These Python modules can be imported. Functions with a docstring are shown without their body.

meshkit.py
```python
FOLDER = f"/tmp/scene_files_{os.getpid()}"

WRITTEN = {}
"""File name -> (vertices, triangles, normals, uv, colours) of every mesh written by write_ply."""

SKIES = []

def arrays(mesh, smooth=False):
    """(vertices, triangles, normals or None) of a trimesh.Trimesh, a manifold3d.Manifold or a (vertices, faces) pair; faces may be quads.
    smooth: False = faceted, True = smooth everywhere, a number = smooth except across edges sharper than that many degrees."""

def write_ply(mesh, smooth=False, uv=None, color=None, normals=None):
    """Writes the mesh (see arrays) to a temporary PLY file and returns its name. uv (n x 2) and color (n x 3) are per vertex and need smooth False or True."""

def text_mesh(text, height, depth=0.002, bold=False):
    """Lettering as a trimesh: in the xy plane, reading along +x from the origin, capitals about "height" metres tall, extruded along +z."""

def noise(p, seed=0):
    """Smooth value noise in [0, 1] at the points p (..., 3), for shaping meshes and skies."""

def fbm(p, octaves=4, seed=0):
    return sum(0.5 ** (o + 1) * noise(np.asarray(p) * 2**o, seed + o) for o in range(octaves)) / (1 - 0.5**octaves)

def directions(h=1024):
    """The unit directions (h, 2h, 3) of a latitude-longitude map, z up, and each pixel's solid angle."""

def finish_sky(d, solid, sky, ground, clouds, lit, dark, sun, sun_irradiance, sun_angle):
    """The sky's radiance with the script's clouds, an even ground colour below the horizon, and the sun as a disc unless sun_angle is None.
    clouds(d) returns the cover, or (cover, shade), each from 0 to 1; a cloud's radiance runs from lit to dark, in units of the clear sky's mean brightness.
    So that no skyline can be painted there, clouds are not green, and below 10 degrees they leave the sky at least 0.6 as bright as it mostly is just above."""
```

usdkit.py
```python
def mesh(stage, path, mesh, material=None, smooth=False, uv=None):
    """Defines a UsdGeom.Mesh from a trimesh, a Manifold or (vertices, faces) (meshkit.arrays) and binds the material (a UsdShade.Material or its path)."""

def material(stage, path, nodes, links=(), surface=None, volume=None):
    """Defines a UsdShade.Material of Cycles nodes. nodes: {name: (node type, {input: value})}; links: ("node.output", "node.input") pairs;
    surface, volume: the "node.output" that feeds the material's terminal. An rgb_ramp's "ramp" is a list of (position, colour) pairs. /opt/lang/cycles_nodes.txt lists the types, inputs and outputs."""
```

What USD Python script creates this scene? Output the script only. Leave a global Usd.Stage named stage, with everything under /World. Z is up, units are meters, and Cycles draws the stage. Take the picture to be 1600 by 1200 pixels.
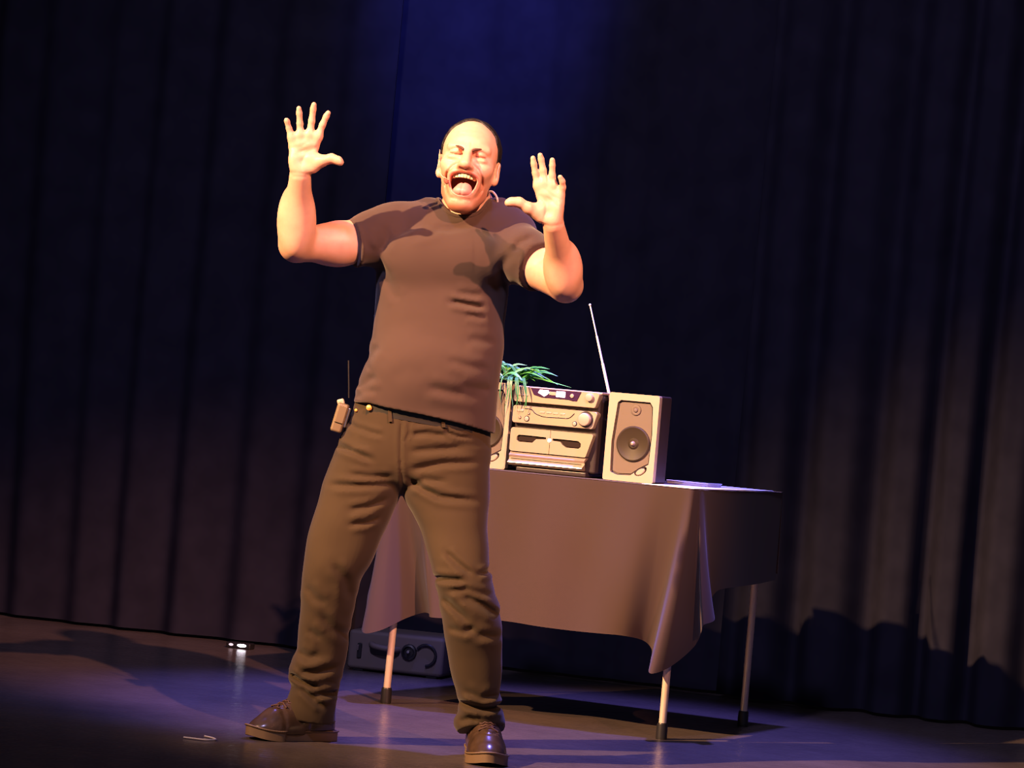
import math, random
import numpy as np
import trimesh, manifold3d as m3
from shapely.geometry import Polygon, Point, LineString, box as sbox
from shapely import affinity
import usdkit, meshkit
from pxr import Usd, UsdGeom, UsdLux, UsdShade, Gf, Sdf, Vt

random.seed(7)
rng = np.random.default_rng(7)
stage = Usd.Stage.CreateInMemory()
UsdGeom.SetStageUpAxis(stage, UsdGeom.Tokens.z)
UsdGeom.SetStageMetersPerUnit(stage, 1.0)
UsdGeom.Xform.Define(stage, '/World')

# ------------------------------------------------------------------ camera
F_PX, ROLL, PITCH, DIST = 5265.0, math.radians(5.0), math.atan(18 / 5265.0), 9.3
EYE = np.array([0.0, -DIST, 1.0])
FW = np.array([0, math.cos(PITCH), math.sin(PITCH)])
_u0, _r0 = np.array([0, -math.sin(PITCH), math.cos(PITCH)]), np.array([1.0, 0, 0])
RT = _r0 * math.cos(ROLL) + _u0 * math.sin(ROLL)
UP = -_r0 * math.sin(ROLL) + _u0 * math.cos(ROLL)
cam = UsdGeom.Camera.Define(stage, '/World/Camera')
cam.AddTransformOp().Set(Gf.Matrix4d(*[float(x) for x in (*RT, 0, *UP, 0, *(-FW), 0, *EYE, 1)]))
cam.CreateHorizontalApertureAttr(36.0)
cam.CreateVerticalApertureAttr(27.0)
cam.CreateFocalLengthAttr(36.0 * F_PX / 1600)
cam.CreateClippingRangeAttr(Gf.Vec2f(0.1, 100))
cam.CreateExposureAttr(0.0)


# ------------------------------------------------------------------ lights: two warm front-of-house spots, blue battens overhead, plus an added curtain fill and ambient dome
def look_at(p, t):
    p, t = np.array(p, float), np.array(t, float)
    z = p - t
    z /= np.linalg.norm(z)
    x = np.cross([0, 0, 1.0], z)
    x = np.array([1.0, 0, 0]) if np.linalg.norm(x) < 1e-6 else x / np.linalg.norm(x)
    y = np.cross(z, x)
    return Gf.Matrix4d(*[float(a) for a in (*x, 0, *y, 0, *z, 0, *p, 1)])


def spot(name, pos, target, power, color, cone, soft=0.3, radius=0.06):
    l = UsdLux.SphereLight.Define(stage, '/World/Lights/' + name)
    l.AddTransformOp().Set(look_at(pos, target))
    l.CreateRadiusAttr(radius)
    l.CreateIntensityAttr(power)
    l.CreateColorAttr(Gf.Vec3f(*color))
    l.CreateNormalizeAttr(True)
    s = UsdLux.ShapingAPI.Apply(l.GetPrim())
    s.CreateShapingConeAngleAttr(cone)
    s.CreateShapingConeSoftnessAttr(soft)
    return l


UsdGeom.Xform.Define(stage, '/World/Lights')
spot('KeyLeft', (-6.1, -4.55, 5.3), (0.0, 0.05, 1.08), 4000, (1.0, 0.55, 0.26), 10.0, 0.9)
spot('KeyRight', (2.8, -6.9, 5.6), (0.0, 0.0, 1.3), 2100, (1.0, 0.41, 0.25), 7.2, 0.9)
spot('BlueTop', (0.3, 0.9, 5.6), (0.15, 1.0, 0.0), 930, (0.20, 0.17, 1.0), 15.5, 0.6, 0.12)
spot('BlueTopLeft', (-1.5, 1.0, 5.6), (-0.6, 0.9, 0.0), 170, (0.17, 0.17, 1.0), 12.0, 0.9, 0.12)
spot('BlueCurtain', (-0.3, 0.9, 5.2), (-0.20, 2.9, 2.7), 560, (0.10, 0.11, 1.0), 9.5, 1.0, 0.12)
spot('CurtainFill', (-1.4, -5.0, 6.2), (0.6, 2.6, 1.0), 330, (0.60, 0.52, 1.0), 24.0, 0.8, 0.3)  # added bluish fill from the front, lifts the dark curtains
dome = UsdLux.DomeLight.Define(stage, '/World/Lights/AmbientFill')  # faint dome added as ambient fill, not a source in the hall
dome.CreateIntensityAttr(0.03)
dome.CreateColorAttr(Gf.Vec3f(0.75, 0.7, 1.0))

# ------------------------------------------------------------------ materials
UsdGeom.Scope.Define(stage, '/World/Looks')
MATS = {}


def mat(name, color, rough=0.5, metal=0.0, **kw):
    bump = kw.pop('bump', None)
    mottle = kw.pop('mottle', None)
    nodes = {'p': ('principled_bsdf', {'base_color': color, 'roughness': rough, 'metallic': metal, **kw})}
    links = []
    if mottle or bump:
        nodes['tc'] = ('texture_coordinate', {})
    if mottle:
        sc, amt = mottle
        nodes['n'] = ('noise_texture', {'scale': sc, 'detail': 4.0})
        lo, hi = [c * (1 - amt) for c in color], [min(1, c * (1 + amt)) for c in color]
        nodes['r'] = ('rgb_ramp', {'ramp': [(0.3, lo), (0.7, hi)]})
        links += [('tc.object', 'n.vector'), ('n.fac', 'r.fac'), ('r.color', 'p.base_color')]
    if bump:
        sc, st, ds = bump
        nodes['nb'] = ('noise_texture', {'scale': sc, 'detail': 3.0})
        nodes['b'] = ('bump', {'strength': st, 'distance': ds})
        links += [('tc.object', 'nb.vector'), ('nb.fac', 'b.height'), ('b.normal', 'p.normal')]
    MATS[name] = usdkit.material(stage, '/World/Looks/' + name, nodes, links, surface='p.BSDF')
    return MATS[name]


mat('curtain', (0.0175, 0.0170, 0.0270), 0.95, specular_ior_level=0.0, mottle=(9, 0.15))
mat('wall', (0.02, 0.02, 0.022), 0.9, specular_ior_level=0.1)
mat('cloth', (0.052, 0.034, 0.029), 0.85, specular_ior_level=0.15, sheen_weight=0.1, bump=(900, 0.15, 0.001))
mat('shirt', (0.055, 0.034, 0.028), 0.85, specular_ior_level=0.15, sheen_weight=0.15, bump=(1200, 0.15, 0.001), mottle=(5, 0.06))
mat('trouser', (0.039, 0.0255, 0.0130), 0.8, specular_ior_level=0.15, sheen_weight=0.1, bump=(1100, 0.2, 0.001), mottle=(6, 0.08))
mat('belt', (0.012, 0.010, 0.009), 0.4)
mat('shoe', (0.050, 0.029, 0.018), 0.22, specular_ior_level=0.8, mottle=(30, 0.3))
mat('sole', (0.15, 0.095, 0.05), 0.55)
mat('lace', (0.06, 0.025, 0.02), 0.7)
mat('hair', (0.007, 0.005, 0.005), 0.6, bump=(260, 0.6, 0.002))
mat('brow', (0.09, 0.032, 0.022), 0.8)
mat('teeth', (0.75, 0.66, 0.42), 0.3)
mat('tongue', (0.62, 0.27, 0.24), 0.4)
mat('copper', (0.95, 0.42, 0.10), 0.3, 0.2)
mat('steel', (0.72, 0.70, 0.68), 0.28, 1.0)
mat('leg_metal', (0.62, 0.50, 0.38), 0.5, 0.3)
mat('chrome', (0.92, 0.88, 0.88), 0.4, 0.35)
mat('black_plastic', (0.012, 0.011, 0.012), 0.4)
mat('dark_plastic', (0.035, 0.026, 0.028), 0.35)
mat('silver', (0.52, 0.42, 0.31), 0.36, 0.25)
mat('silver_dim', (0.36, 0.28, 0.22), 0.4, 0.25)
mat('knob', (0.62, 0.50, 0.42), 0.3, 0.4)
mat('grille', (0.155, 0.118, 0.092), 0.6, bump=(1500, 0.3, 0.0006))
mat('woofer', (0.040, 0.029, 0.018), 0.5, specular_ior_level=0.25)
mat('grip', (0.020, 0.010, 0.009), 0.5, specular_ior_level=0.15)
mat('brushed', (0.48, 0.40, 0.30), 0.36, 0.5)
mat('window', (0.05, 0.02, 0.06), 0.12)
mat('pale_glow', (0.75, 0.75, 0.8), 0.3, emission_color=(0.85, 0.85, 1.0), emission_strength=0.55)
mat('pale_sheen', (0.72, 0.68, 0.66), 0.6)
mat('lcd_off', (0.78, 0.78, 0.85), 0.12, coat_weight=1.0)
mat('tweed', (0.13, 0.10, 0.088), 0.7, bump=(400, 0.3, 0.001))
mat('pack', (0.17, 0.125, 0.075), 0.4, 0.2)
mat('clear_tube', (0.55, 0.5, 0.55), 0.25)
mat('mic_foam', (0.30, 0.08, 0.05), 0.85)
mat('boom', (0.75, 0.48, 0.34), 0.5)
mat('tape', (0.5, 0.45, 0.42), 0.4)
mat('led', (0.9, 0.9, 1.0), 0.3, emission_color=(0.92, 0.88, 1.0), emission_strength=6.0)
for i, c in enumerate([(0.07, 0.36, 0.07), (0.11, 0.46, 0.10), (0.05, 0.24, 0.09), (0.17, 0.46, 0.15)]):
    mat(f'leaf{i}', c, 0.35)
# skin: a per-vertex tint (stubble, lips, the inside of the mouth) multiplies the skin colour
MATS['skin'] = usdkit.material(stage, '/World/Looks/skin', {
    'a': ('attribute', {'attribute': 'tint'}), 'tc': ('texture_coordinate', {}),
    'n': ('noise_texture', {'scale': 22.0, 'detail': 3.0}), 'r': ('rgb_ramp', {'ramp': [(0.3, (0.62, 0.34, 0.235)), (0.7, (0.70, 0.41, 0.29))]}),
    'm': ('mix_color', {'blend_type': 'multiply', 'fac': 1.0}),
    'p': ('principled_bsdf', {'roughness': 0.45, 'subsurface_weight': 0.12, 'subsurface_scale': 0.006, 'subsurface_radius': (1.0, 0.25, 0.12)})},
    [('tc.object', 'n.vector'), ('n.fac', 'r.fac'), ('r.color', 'm.a'), ('a.color', 'm.b'), ('m.result', 'p.base_color')], surface='p.BSDF')
# the stage floor: worn dark gloss paint with scuffs
MATS['floor'] = usdkit.material(stage, '/World/Looks/floor', {
    'tc': ('geometry', {}), 'n': ('noise_texture', {'scale': 2.3, 'detail': 6.0, 'roughness': 0.6}),
    'r': ('rgb_ramp', {'ramp': [(0.25, (0.068, 0.053, 0.050)), (0.75, (0.118, 0.092, 0.082))]}),
    'mp': ('mapping', {'scale': (2.5, 14.0, 1.0), 'rotation': (0, 0, 0.5)}),
    's': ('noise_texture', {'scale': 6.0, 'detail': 5.0, 'roughness': 0.7}),
    'sr': ('rgb_ramp', {'ramp': [(0.3, (0.16,) * 3), (0.75, (0.36,) * 3)]}),
    'b': ('bump', {'strength': 0.12, 'distance': 0.004}),
    'p': ('principled_bsdf', {'roughness': 0.3, 'specular_ior_level': 0.5})},
    [('tc.position', 'n.vector'), ('n.fac', 'r.fac'), ('r.color', 'p.base_color'), ('tc.position', 'mp.vector'), ('mp.vector', 's.vector'),
     ('s.fac', 'sr.fac'), ('sr.color', 'p.roughness'), ('s.fac', 'b.height'), ('b.normal', 'p.normal')], surface='p.BSDF')

# ------------------------------------------------------------------ scene-building helpers
USED = {}


def numbered(path):
    k = USED.get(path, -1) + 1
    USED[path] = k
    return path if k == 0 else f'{path}_{k:03d}'


def data(prim, **kw):
    for k, v in kw.items():
        if v is not None:
            prim.SetCustomDataByKey(k, v)
    return prim


class Thing:
    """An Xform under /World at the thing's base, turned about z by `turn` degrees; parts are given in its own frame, or in the world's with world=True."""
    def __init__(self, name, label, category, loc=(0, 0, 0), turn=0.0, group=None, kind=None):
        self.path = numbered('/World/' + name)
        x = UsdGeom.Xform.Define(stage, self.path)
        x.AddTranslateOp().Set(Gf.Vec3d(*map(float, loc)))
        x.AddRotateZOp().Set(float(turn))
        self.prim = data(x.GetPrim(), label=label, category=category, group=group, kind=kind)
        self.loc, a = np.array(loc, float), math.radians(turn)
        self.X, self.Y = np.array([math.cos(a), math.sin(a), 0]), np.array([-math.sin(a), math.cos(a), 0])

    def world(self, p):
        p = np.asarray(p, float)
        return self.loc + p[..., :1] * self.X + p[..., 1:2] * self.Y + p[..., 2:] * np.array([0, 0, 1.0])

    def part(self, name, mesh, material, smooth=35, parent=None, world=False, label=None, kind=None, tint=None):
        path = numbered((parent or self.path) + '/' + name)
        if world:
            v, f, _ = meshkit.arrays(mesh)
            d = v - self.loc
            mesh = (np.stack([d @ self.X, d @ self.Y, d[:, 2]], 1), f)
        m = usdkit.mesh(stage, path, mesh, MATS[material], smooth=smooth)
        if tint is not None:
            UsdGeom.PrimvarsAPI(m).CreatePrimvar('tint', Sdf.ValueTypeNames.Color3fArray, 'vertex').Set(Vt.Vec3fArray.FromNumpy(tint.astype(np.float32)))
        data(m.GetPrim(), label=label, kind=kind)
        return path


def single(name, mesh, material, label, category, smooth=35, group=None):
    m = usdkit.mesh(stage, numbered('/World/' + name), mesh, MATS[material], smooth=smooth)
    return data(m.GetPrim(), label=label, category=category, group=group)


def structure(name, mesh, material, smooth=False):
    m = usdkit.mesh(stage, '/World/' + name, mesh, MATS[material], smooth=smooth)
    return data(m.GetPrim(), kind='structure', label=None)


def again(src, loc, turn, label, category, group=None):
    path = numbered(src.path)
    x = UsdGeom.Xform.Define(stage, path)
    x.GetPrim().GetReferences().AddInternalReference(src.path)
    UsdGeom.Xformable(x).ClearXformOpOrder()
    x.GetPrim().GetAttribute('xformOp:translate').Set(Gf.Vec3d(*map(float, loc)))
    x.GetPrim().GetAttribute('xformOp:rotateZ').Set(float(turn))
    x.SetXformOpOrder([UsdGeom.XformOp(x.GetPrim().GetAttribute('xformOp:translate')), UsdGeom.XformOp(x.GetPrim().GetAttribute('xformOp:rotateZ'))])
    x.GetPrim().SetInstanceable(True)
    return data(x.GetPrim(), label=label, category=category, group=group)


def cat(*ms):
    return trimesh.util.concatenate([m if isinstance(m, trimesh.Trimesh) else trimesh.Trimesh(*meshkit.arrays(m)[:2], process=False) for m in ms])


def rbox(lo, hi, r=0.004, seg=3):
    """A box with rounded edges."""
    lo, hi = np.array(lo, float), np.array(hi, float)
    r = min(r, (hi - lo).min() * 0.49)
    s = m3.Manifold.sphere(r, 4 * seg)
    return m3.Manifold.batch_hull([s.translate((x, y, z)) for x in (lo[0] + r, hi[0] - r) for y in (lo[1] + r, hi[1] - r) for z in (lo[2] + r, hi[2] - r)])


def plate(poly, depth, y=0.0, bevel=0.0015):
    """A shapely outline in (x, z), standing with its face towards -y at `y` and going back by `depth`, front edge chamfered."""
    def prism(p, a, b):
        m = trimesh.creation.extrude_polygon(p, b - a)
        v = np.array(m.vertices)
        return np.stack([v[:, 0], -(v[:, 2] + a), v[:, 1]], 1), m.faces[:, ::-1]
    p = poly.simplify(0.0002)
    outer, inner = np.array(p.exterior.coords)[:-1], None
    if p.interiors:
        v, f = prism(p, -depth - y, -y)
        return trimesh.Trimesh(v, f[:, ::-1])
    ins = p.buffer(-bevel, join_style=2)
    rings = [(outer, y + depth), (outer, y + bevel)]
    v, f = prism(p, -depth - y, -y - bevel)
    parts = [trimesh.Trimesh(v, f[:, ::-1])]
    if not ins.is_empty and ins.geom_type == 'Polygon':
        v2, f2 = prism(ins, -y - bevel - 1e-4, -y)
        parts.append(trimesh.Trimesh(v2, f2[:, ::-1]))
        hull = m3.Manifold.hull_points(np.vstack([np.c_[outer[:, 0], np.full(len(outer), y + bevel), outer[:, 1]], np.c_[np.array(ins.exterior.coords)[:, 0], np.full(len(ins.exterior.coords), y), np.array(ins.exterior.coords)[:, 1]]]))
        if abs(p.convex_hull.area - p.area) < 1e-3 * p.area:
            return cat(parts[0], hull)
    return cat(*parts)


def rrect(x0, z0, x1, z1, r):
    r = min(r, (x1 - x0) * 0.499, (z1 - z0) * 0.499)
    return sbox(x0 + r, z0 + r, x1 - r, z1 - r).buffer(r, 8)


def tube(points, radius, n=10, closed=False):
    """A round tube along points; radius is a number or one per point."""
    P = np.asarray(points, float)
    rad = np.broadcast_to(radius, len(P)).astype(float)
    T = np.gradient(P, axis=0)
    T /= np.linalg.norm(T, axis=1, keepdims=True) + 1e-12
    a = np.array([0.31, 0.17, 0.93]) if abs(T[0] @ [0.31, 0.17, 0.93]) < 0.9 else np.array([0.9, -0.4, 0.1])
    N = np.cross(T[0], a)
    rings = []
    for t, p, r in zip(T, P, rad):
        N = N - (N @ t) * t
        N /= np.linalg.norm(N)
        B = np.cross(t, N)
        w = np.linspace(0, 2 * np.pi, n, endpoint=False)[:, None]
        rings.append(p + r * (np.cos(w) * N + np.sin(w) * B))
    v = np.vstack(rings + [P[:1], P[-1:]])
    f = []
    for i in range(len(P) - 1):
        for j in range(n):
            a_, b_ = i * n + j, i * n + (j + 1) % n
            f += [[a_, b_, b_ + n], [a_, b_ + n, a_ + n]]
    e0, e1 = len(v) - 2, len(v) - 1
    for j in range(n):
        f += [[e0, (j + 1) % n, j], [e1, (len(P) - 1) * n + j, (len(P) - 1) * n + (j + 1) % n]]
    return trimesh.Trimesh(v, f, process=False)


def curve(points, n=24):
    """A smooth curve through points (Catmull-Rom)."""
    P = np.asarray(points, float)
    P = np.vstack([2 * P[0] - P[1], P, 2 * P[-1] - P[-2]])
    out = []
    for i in range(1, len(P) - 2):
        t = np.linspace(0, 1, n, endpoint=i == len(P) - 3)[:, None]
        a, b, c, d = P[i - 1:i + 3]
        out.append(0.5 * (2 * b + (c - a) * t + (2 * a - 5 * b + 4 * c - d) * t ** 2 + (3 * b - a - 3 * c + d) * t ** 3))
    return np.vstack(out)


def lathe(profile, n=32, axis='y', at=(0, 0, 0)):
    """A turned shape: profile rows (radius, height); the height runs along `axis` (towards -y when 'y')."""
    m = trimesh.creation.revolve(np.asarray(profile, float), sections=n)
    v = np.array(m.vertices)
    if axis == 'y':
        v = np.stack([v[:, 0], -v[:, 2], v[:, 1]], 1)
    return trimesh.Trimesh(v + np.asarray(at, float), m.faces, process=False)


def grid_faces(nu, nv):
    i, j = np.meshgrid(np.arange(nu - 1), np.arange(nv - 1), indexing='ij')
    a = (i * nv + j).ravel()
    return np.vstack([np.c_[a, a + nv, a + nv + 1], np.c_[a, a + nv + 1, a + 1]])


# ------------------------------------------------------------------ distance fields: the figure is modelled as blended solids and meshed by surface nets
class Field:
    def __init__(self):
        self.ops = []

    def add(self, f, lo, hi, k=0.01, op='+', pad=0.05):
        self.ops.append((f, np.asarray(lo, float) - pad, np.asarray(hi, float) + pad, k, op))

    def __call__(self, P, size=1):
        """The field at P; with size > 1 the points come in blocks of that many, which are culled whole first."""
        d = np.full(len(P), 0.3)
        blk = P.reshape(-1, size, 3)
        blo, bhi = (blk[:, 0], blk[:, -1]) if size > 1 else (P, P)
        for f, lo, hi, k, op in self.ops:
            b = np.flatnonzero((bhi[:, 0] > lo[0]) & (blo[:, 0] < hi[0]) & (bhi[:, 1] > lo[1]) & (blo[:, 1] < hi[1]) & (bhi[:, 2] > lo[2]) & (blo[:, 2] < hi[2]))
            if size > 1:
                i = (b[:, None] * size + np.arange(size)).ravel()
                Q = P[i]
                i = i[(Q[:, 0] > lo[0]) & (Q[:, 0] < hi[0]) & (Q[:, 1] > lo[1]) & (Q[:, 1] < hi[1]) & (Q[:, 2] > lo[2]) & (Q[:, 2] < hi[2])]
            else:
                i = b
            if not len(i):
                continue
            e, q = f(P[i]), d[i]
            if op == '+':
                h = np.maximum(k - np.abs(e - q), 0) / k
                d[i] = np.minimum(e, q) - h * h * k * 0.25
            elif op == '-':
                h = np.maximum(k - np.abs(-e - q), 0) / k
                d[i] = np.maximum(-e, q) + h * h * k * 0.25
            else:
                d[i] = q + e
        return d

    def bone(self, a, b, ra, rb, k=0.01):
        a, b = np.asarray(a, float), np.asarray(b, float)
        def f(P):
            ab = b - a
            t = np.clip((P - a) @ ab / (ab @ ab), 0, 1)
            return np.linalg.norm(P - a - t[:, None] * ab, axis=1) - (ra + (rb - ra) * t)
        r = max(ra, rb)
        self.add(f, np.minimum(a, b) - r, np.maximum(a, b) + r, k)

    def chain(self, pts, radii, k=0.01):
        for a, b, ra, rb in zip(pts[:-1], pts[1:], radii[:-1], radii[1:]):
            self.bone(a, b, ra, rb, k)

    def ball(self, c, r, k=0.01, op='+', M=None):
        """An ellipsoid of radii r; M's rows are its axes."""
        c, r = np.asarray(c, float), np.asarray(np.broadcast_to(r, 3), float)
        M = np.eye(3) if M is None else np.asarray(M)
        def f(P):
            q = (P - c) @ M.T
            k0 = np.linalg.norm(q / r, axis=1)
            k1 = np.linalg.norm(q / r ** 2, axis=1)
            return k0 * (k0 - 1) / np.maximum(k1, 1e-9)
        self.add(f, c - r.max(), c + r.max(), k, op)

    def loft(self, rows, n=2.3, k=0.02, op='+'):
        """Elliptic sections stacked along z: rows (z, centre x, half width, centre y, half depth)."""
        A = np.array(sorted(rows), float)
        from scipy.interpolate import PchipInterpolator
        pc = PchipInterpolator(A[:, 0], A[:, 1:])
        z0, z1 = A[0, 0], A[-1, 0]
        def f(P):
            z = np.clip(P[:, 2], z0, z1)
            cx, a, cy, b = pc(z).T
            x, y = np.abs(P[:, 0] - cx) + 1e-9, np.abs(P[:, 1] - cy) + 1e-9
            kk = ((x / a) ** n + (y / b) ** n) ** (1 / n)
            g = np.maximum(kk, 1e-6) ** (1 - n) * np.sqrt((x ** (n - 1) / a ** n) ** 2 + (y ** (n - 1) / b ** n) ** 2)
            d = (kk - 1) / np.maximum(g, 1e-6)
            d = np.clip(d, -0.2, 0.4)
            cap = np.maximum(P[:, 2] - z1, z0 - P[:, 2])
            return np.where(cap > 0, np.sqrt(np.maximum(d, 0) ** 2 + cap ** 2), np.maximum(d, cap))
        self.add(f, [(A[:, 1] - A[:, 2]).min(), (A[:, 3] - A[:, 4]).min(), z0], [(A[:, 1] + A[:, 2]).max(), (A[:, 3] + A[:, 4]).max(), z1], k, op)

    def half(self, p, nrm, lo, hi, k=0.004):
        """Cuts away what lies on the side of p that nrm points to, inside the box lo..hi."""
        p, nrm = np.asarray(p, float), np.asarray(nrm, float) / np.linalg.norm(nrm)
        self.add(lambda P: -((P - p) @ nrm), lo, hi, k, '-', pad=0)


def seg_dist(P2, line):
    line = np.asarray(line, float)
    best = np.full(len(P2), 1e9)
    side = np.zeros(len(P2))
    along = np.zeros(len(P2))
    n = len(line) - 1
    for i, (a, b) in enumerate(zip(line[:-1], line[1:])):
        ab = b - a
        t = np.clip((P2 - a) @ ab / (ab @ ab), 0, 1)
        w = P2 - a - t[:, None] * ab
        d = np.linalg.norm(w, axis=1)
        s = d < best
        best[s] = d[s]
        side[s] = (ab[0] * w[s, 1] - ab[1] * w[s, 0]) / np.linalg.norm(ab)
        along[s] = (i + t[s]) / n
    return best, side, along


def surface_nets(field, lo, hi, h):
    """Meshes field = 0 in the box; only blocks of 8^3 cells near the surface are sampled."""
    lo, hi = np.asarray(lo, float), np.asarray(hi, float)
    nb = np.ceil((hi - lo) / (8 * h)).astype(int)
    B = np.stack(np.meshgrid(*[np.arange(n) for n in nb], indexing='ij'), -1).reshape(-1, 3)
    near = np.abs(field(lo + (B + 0.5) * 8 * h)) < 8 * h * 0.87 * 1.7 + 0.012
    B = B[near]
    o = np.stack(np.meshgrid(*[np.arange(9)] * 3, indexing='ij'), -1)
    D = field((lo + (B[:, None, None, None, :] * 8 + o) * h).reshape(-1, 3), 729).reshape(-1, 9, 9, 9)
    keep = (D < 0).any((1, 2, 3)) & (D > 0).any((1, 2, 3))
    B, D = B[keep], D[keep]
    N = nb * 8 + 2
    c = [D[:, i:i + 8, j:j + 8, k:k + 8] for i in (0, 1) for j in (0, 1) for k in (0, 1)]
    ins = sum((x < 0).astype(int) for x in c)
    act = (ins > 0) & (ins < 8)
    bi, ci, cj, ck = np.nonzero(act)
    vals = np.stack([x[bi, ci, cj, ck] for x in c], 1)
    off = np.array([(i, j, k) for i in (0, 1) for j in (0, 1) for k in (0, 1)], float)
    acc, num = np.zeros((len(bi), 3)), np.zeros(len(bi))
    for a in range(8):
        for b in range(a + 1, 8):
            if np.abs(off[a] - off[b]).sum() == 1:
                cr = (vals[:, a] < 0) != (vals[:, b] < 0)
                t = vals[:, a] / np.where(cr, vals[:, a] - vals[:, b], 1)
                acc += np.where(cr[:, None], off[a] + t[:, None] * (off[b] - off[a]), 0)
                num += cr
    G = B[bi] * 8 + np.c_[ci, cj, ck]
    V = lo + (G + acc / num[:, None]) * h
    key = (G[:, 0] * N[1] + G[:, 1]) * N[2] + G[:, 2]
    order = np.argsort(key)
    ks = key[order]
    faces = []
    st = np.array([N[1] * N[2], N[2], 1])
    for ax in range(3):
        s0, s1 = D[:, :8, :8, :8] < 0, None
        sl = [slice(0, 8)] * 3
        sl[ax] = slice(1, 9)
        s1 = D[:, sl[0], sl[1], sl[2]] < 0
        bi, i, j, k = np.nonzero(s0 != s1)
        g = B[bi] * 8 + np.c_[i, j, k]
        kk = g @ st
        u, w = st[(ax + 1) % 3], st[(ax + 2) % 3]
        q = np.stack([kk, kk - u, kk - u - w, kk - w], 1)
        pos = np.clip(np.searchsorted(ks, q), 0, len(ks) - 1)
        ok = (ks[pos] == q).all(1)
        q = order[pos]
        flip = ~s0[bi, i, j, k]
        q[flip] = q[flip][:, ::-1]
        faces.append(q[ok])
    Q = np.vstack(faces)
    return V, np.vstack([Q[:, [0, 1, 2]], Q[:, [0, 2, 3]]])


def relax(V, F, field, it=2):
    """A little Taubin smoothing of a nets mesh."""
    m = trimesh.Trimesh(V, F, process=False)
    trimesh.smoothing.filter_taubin(m, lamb=0.5, nu=0.52, iterations=it)
    d = np.array(m.vertices) - V
    far = np.linalg.norm(d, axis=1) > np.percentile(np.linalg.norm(d, axis=1), 98) * 2 + 1e-5
    d[far] = 0
    return V + d, F


# ------------------------------------------------------------------ the stage
def floor_mesh():
    return trimesh.creation.box(bounds=[[-5, -3.2, -0.06], [5, 5.2, 0.0]])


structure('floor', floor_mesh(), 'floor')

structure('wall_left', trimesh.creation.box(bounds=[[-5.1, -3.2, -0.06], [-5.0, 5.2, 5.2]]), 'wall')
structure('wall_right', trimesh.creation.box(bounds=[[5.0, -3.2, -0.06], [5.1, 5.2, 5.2]]), 'wall')
structure('wall_back', trimesh.creation.box(bounds=[[-5.1, 5.2, -0.06], [5.1, 5.3, 5.2]]), 'wall')
CT, CO = -18.0, np.array([0.06, 2.82, 0.0])      # the run of the back curtains: turned with the table


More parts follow.
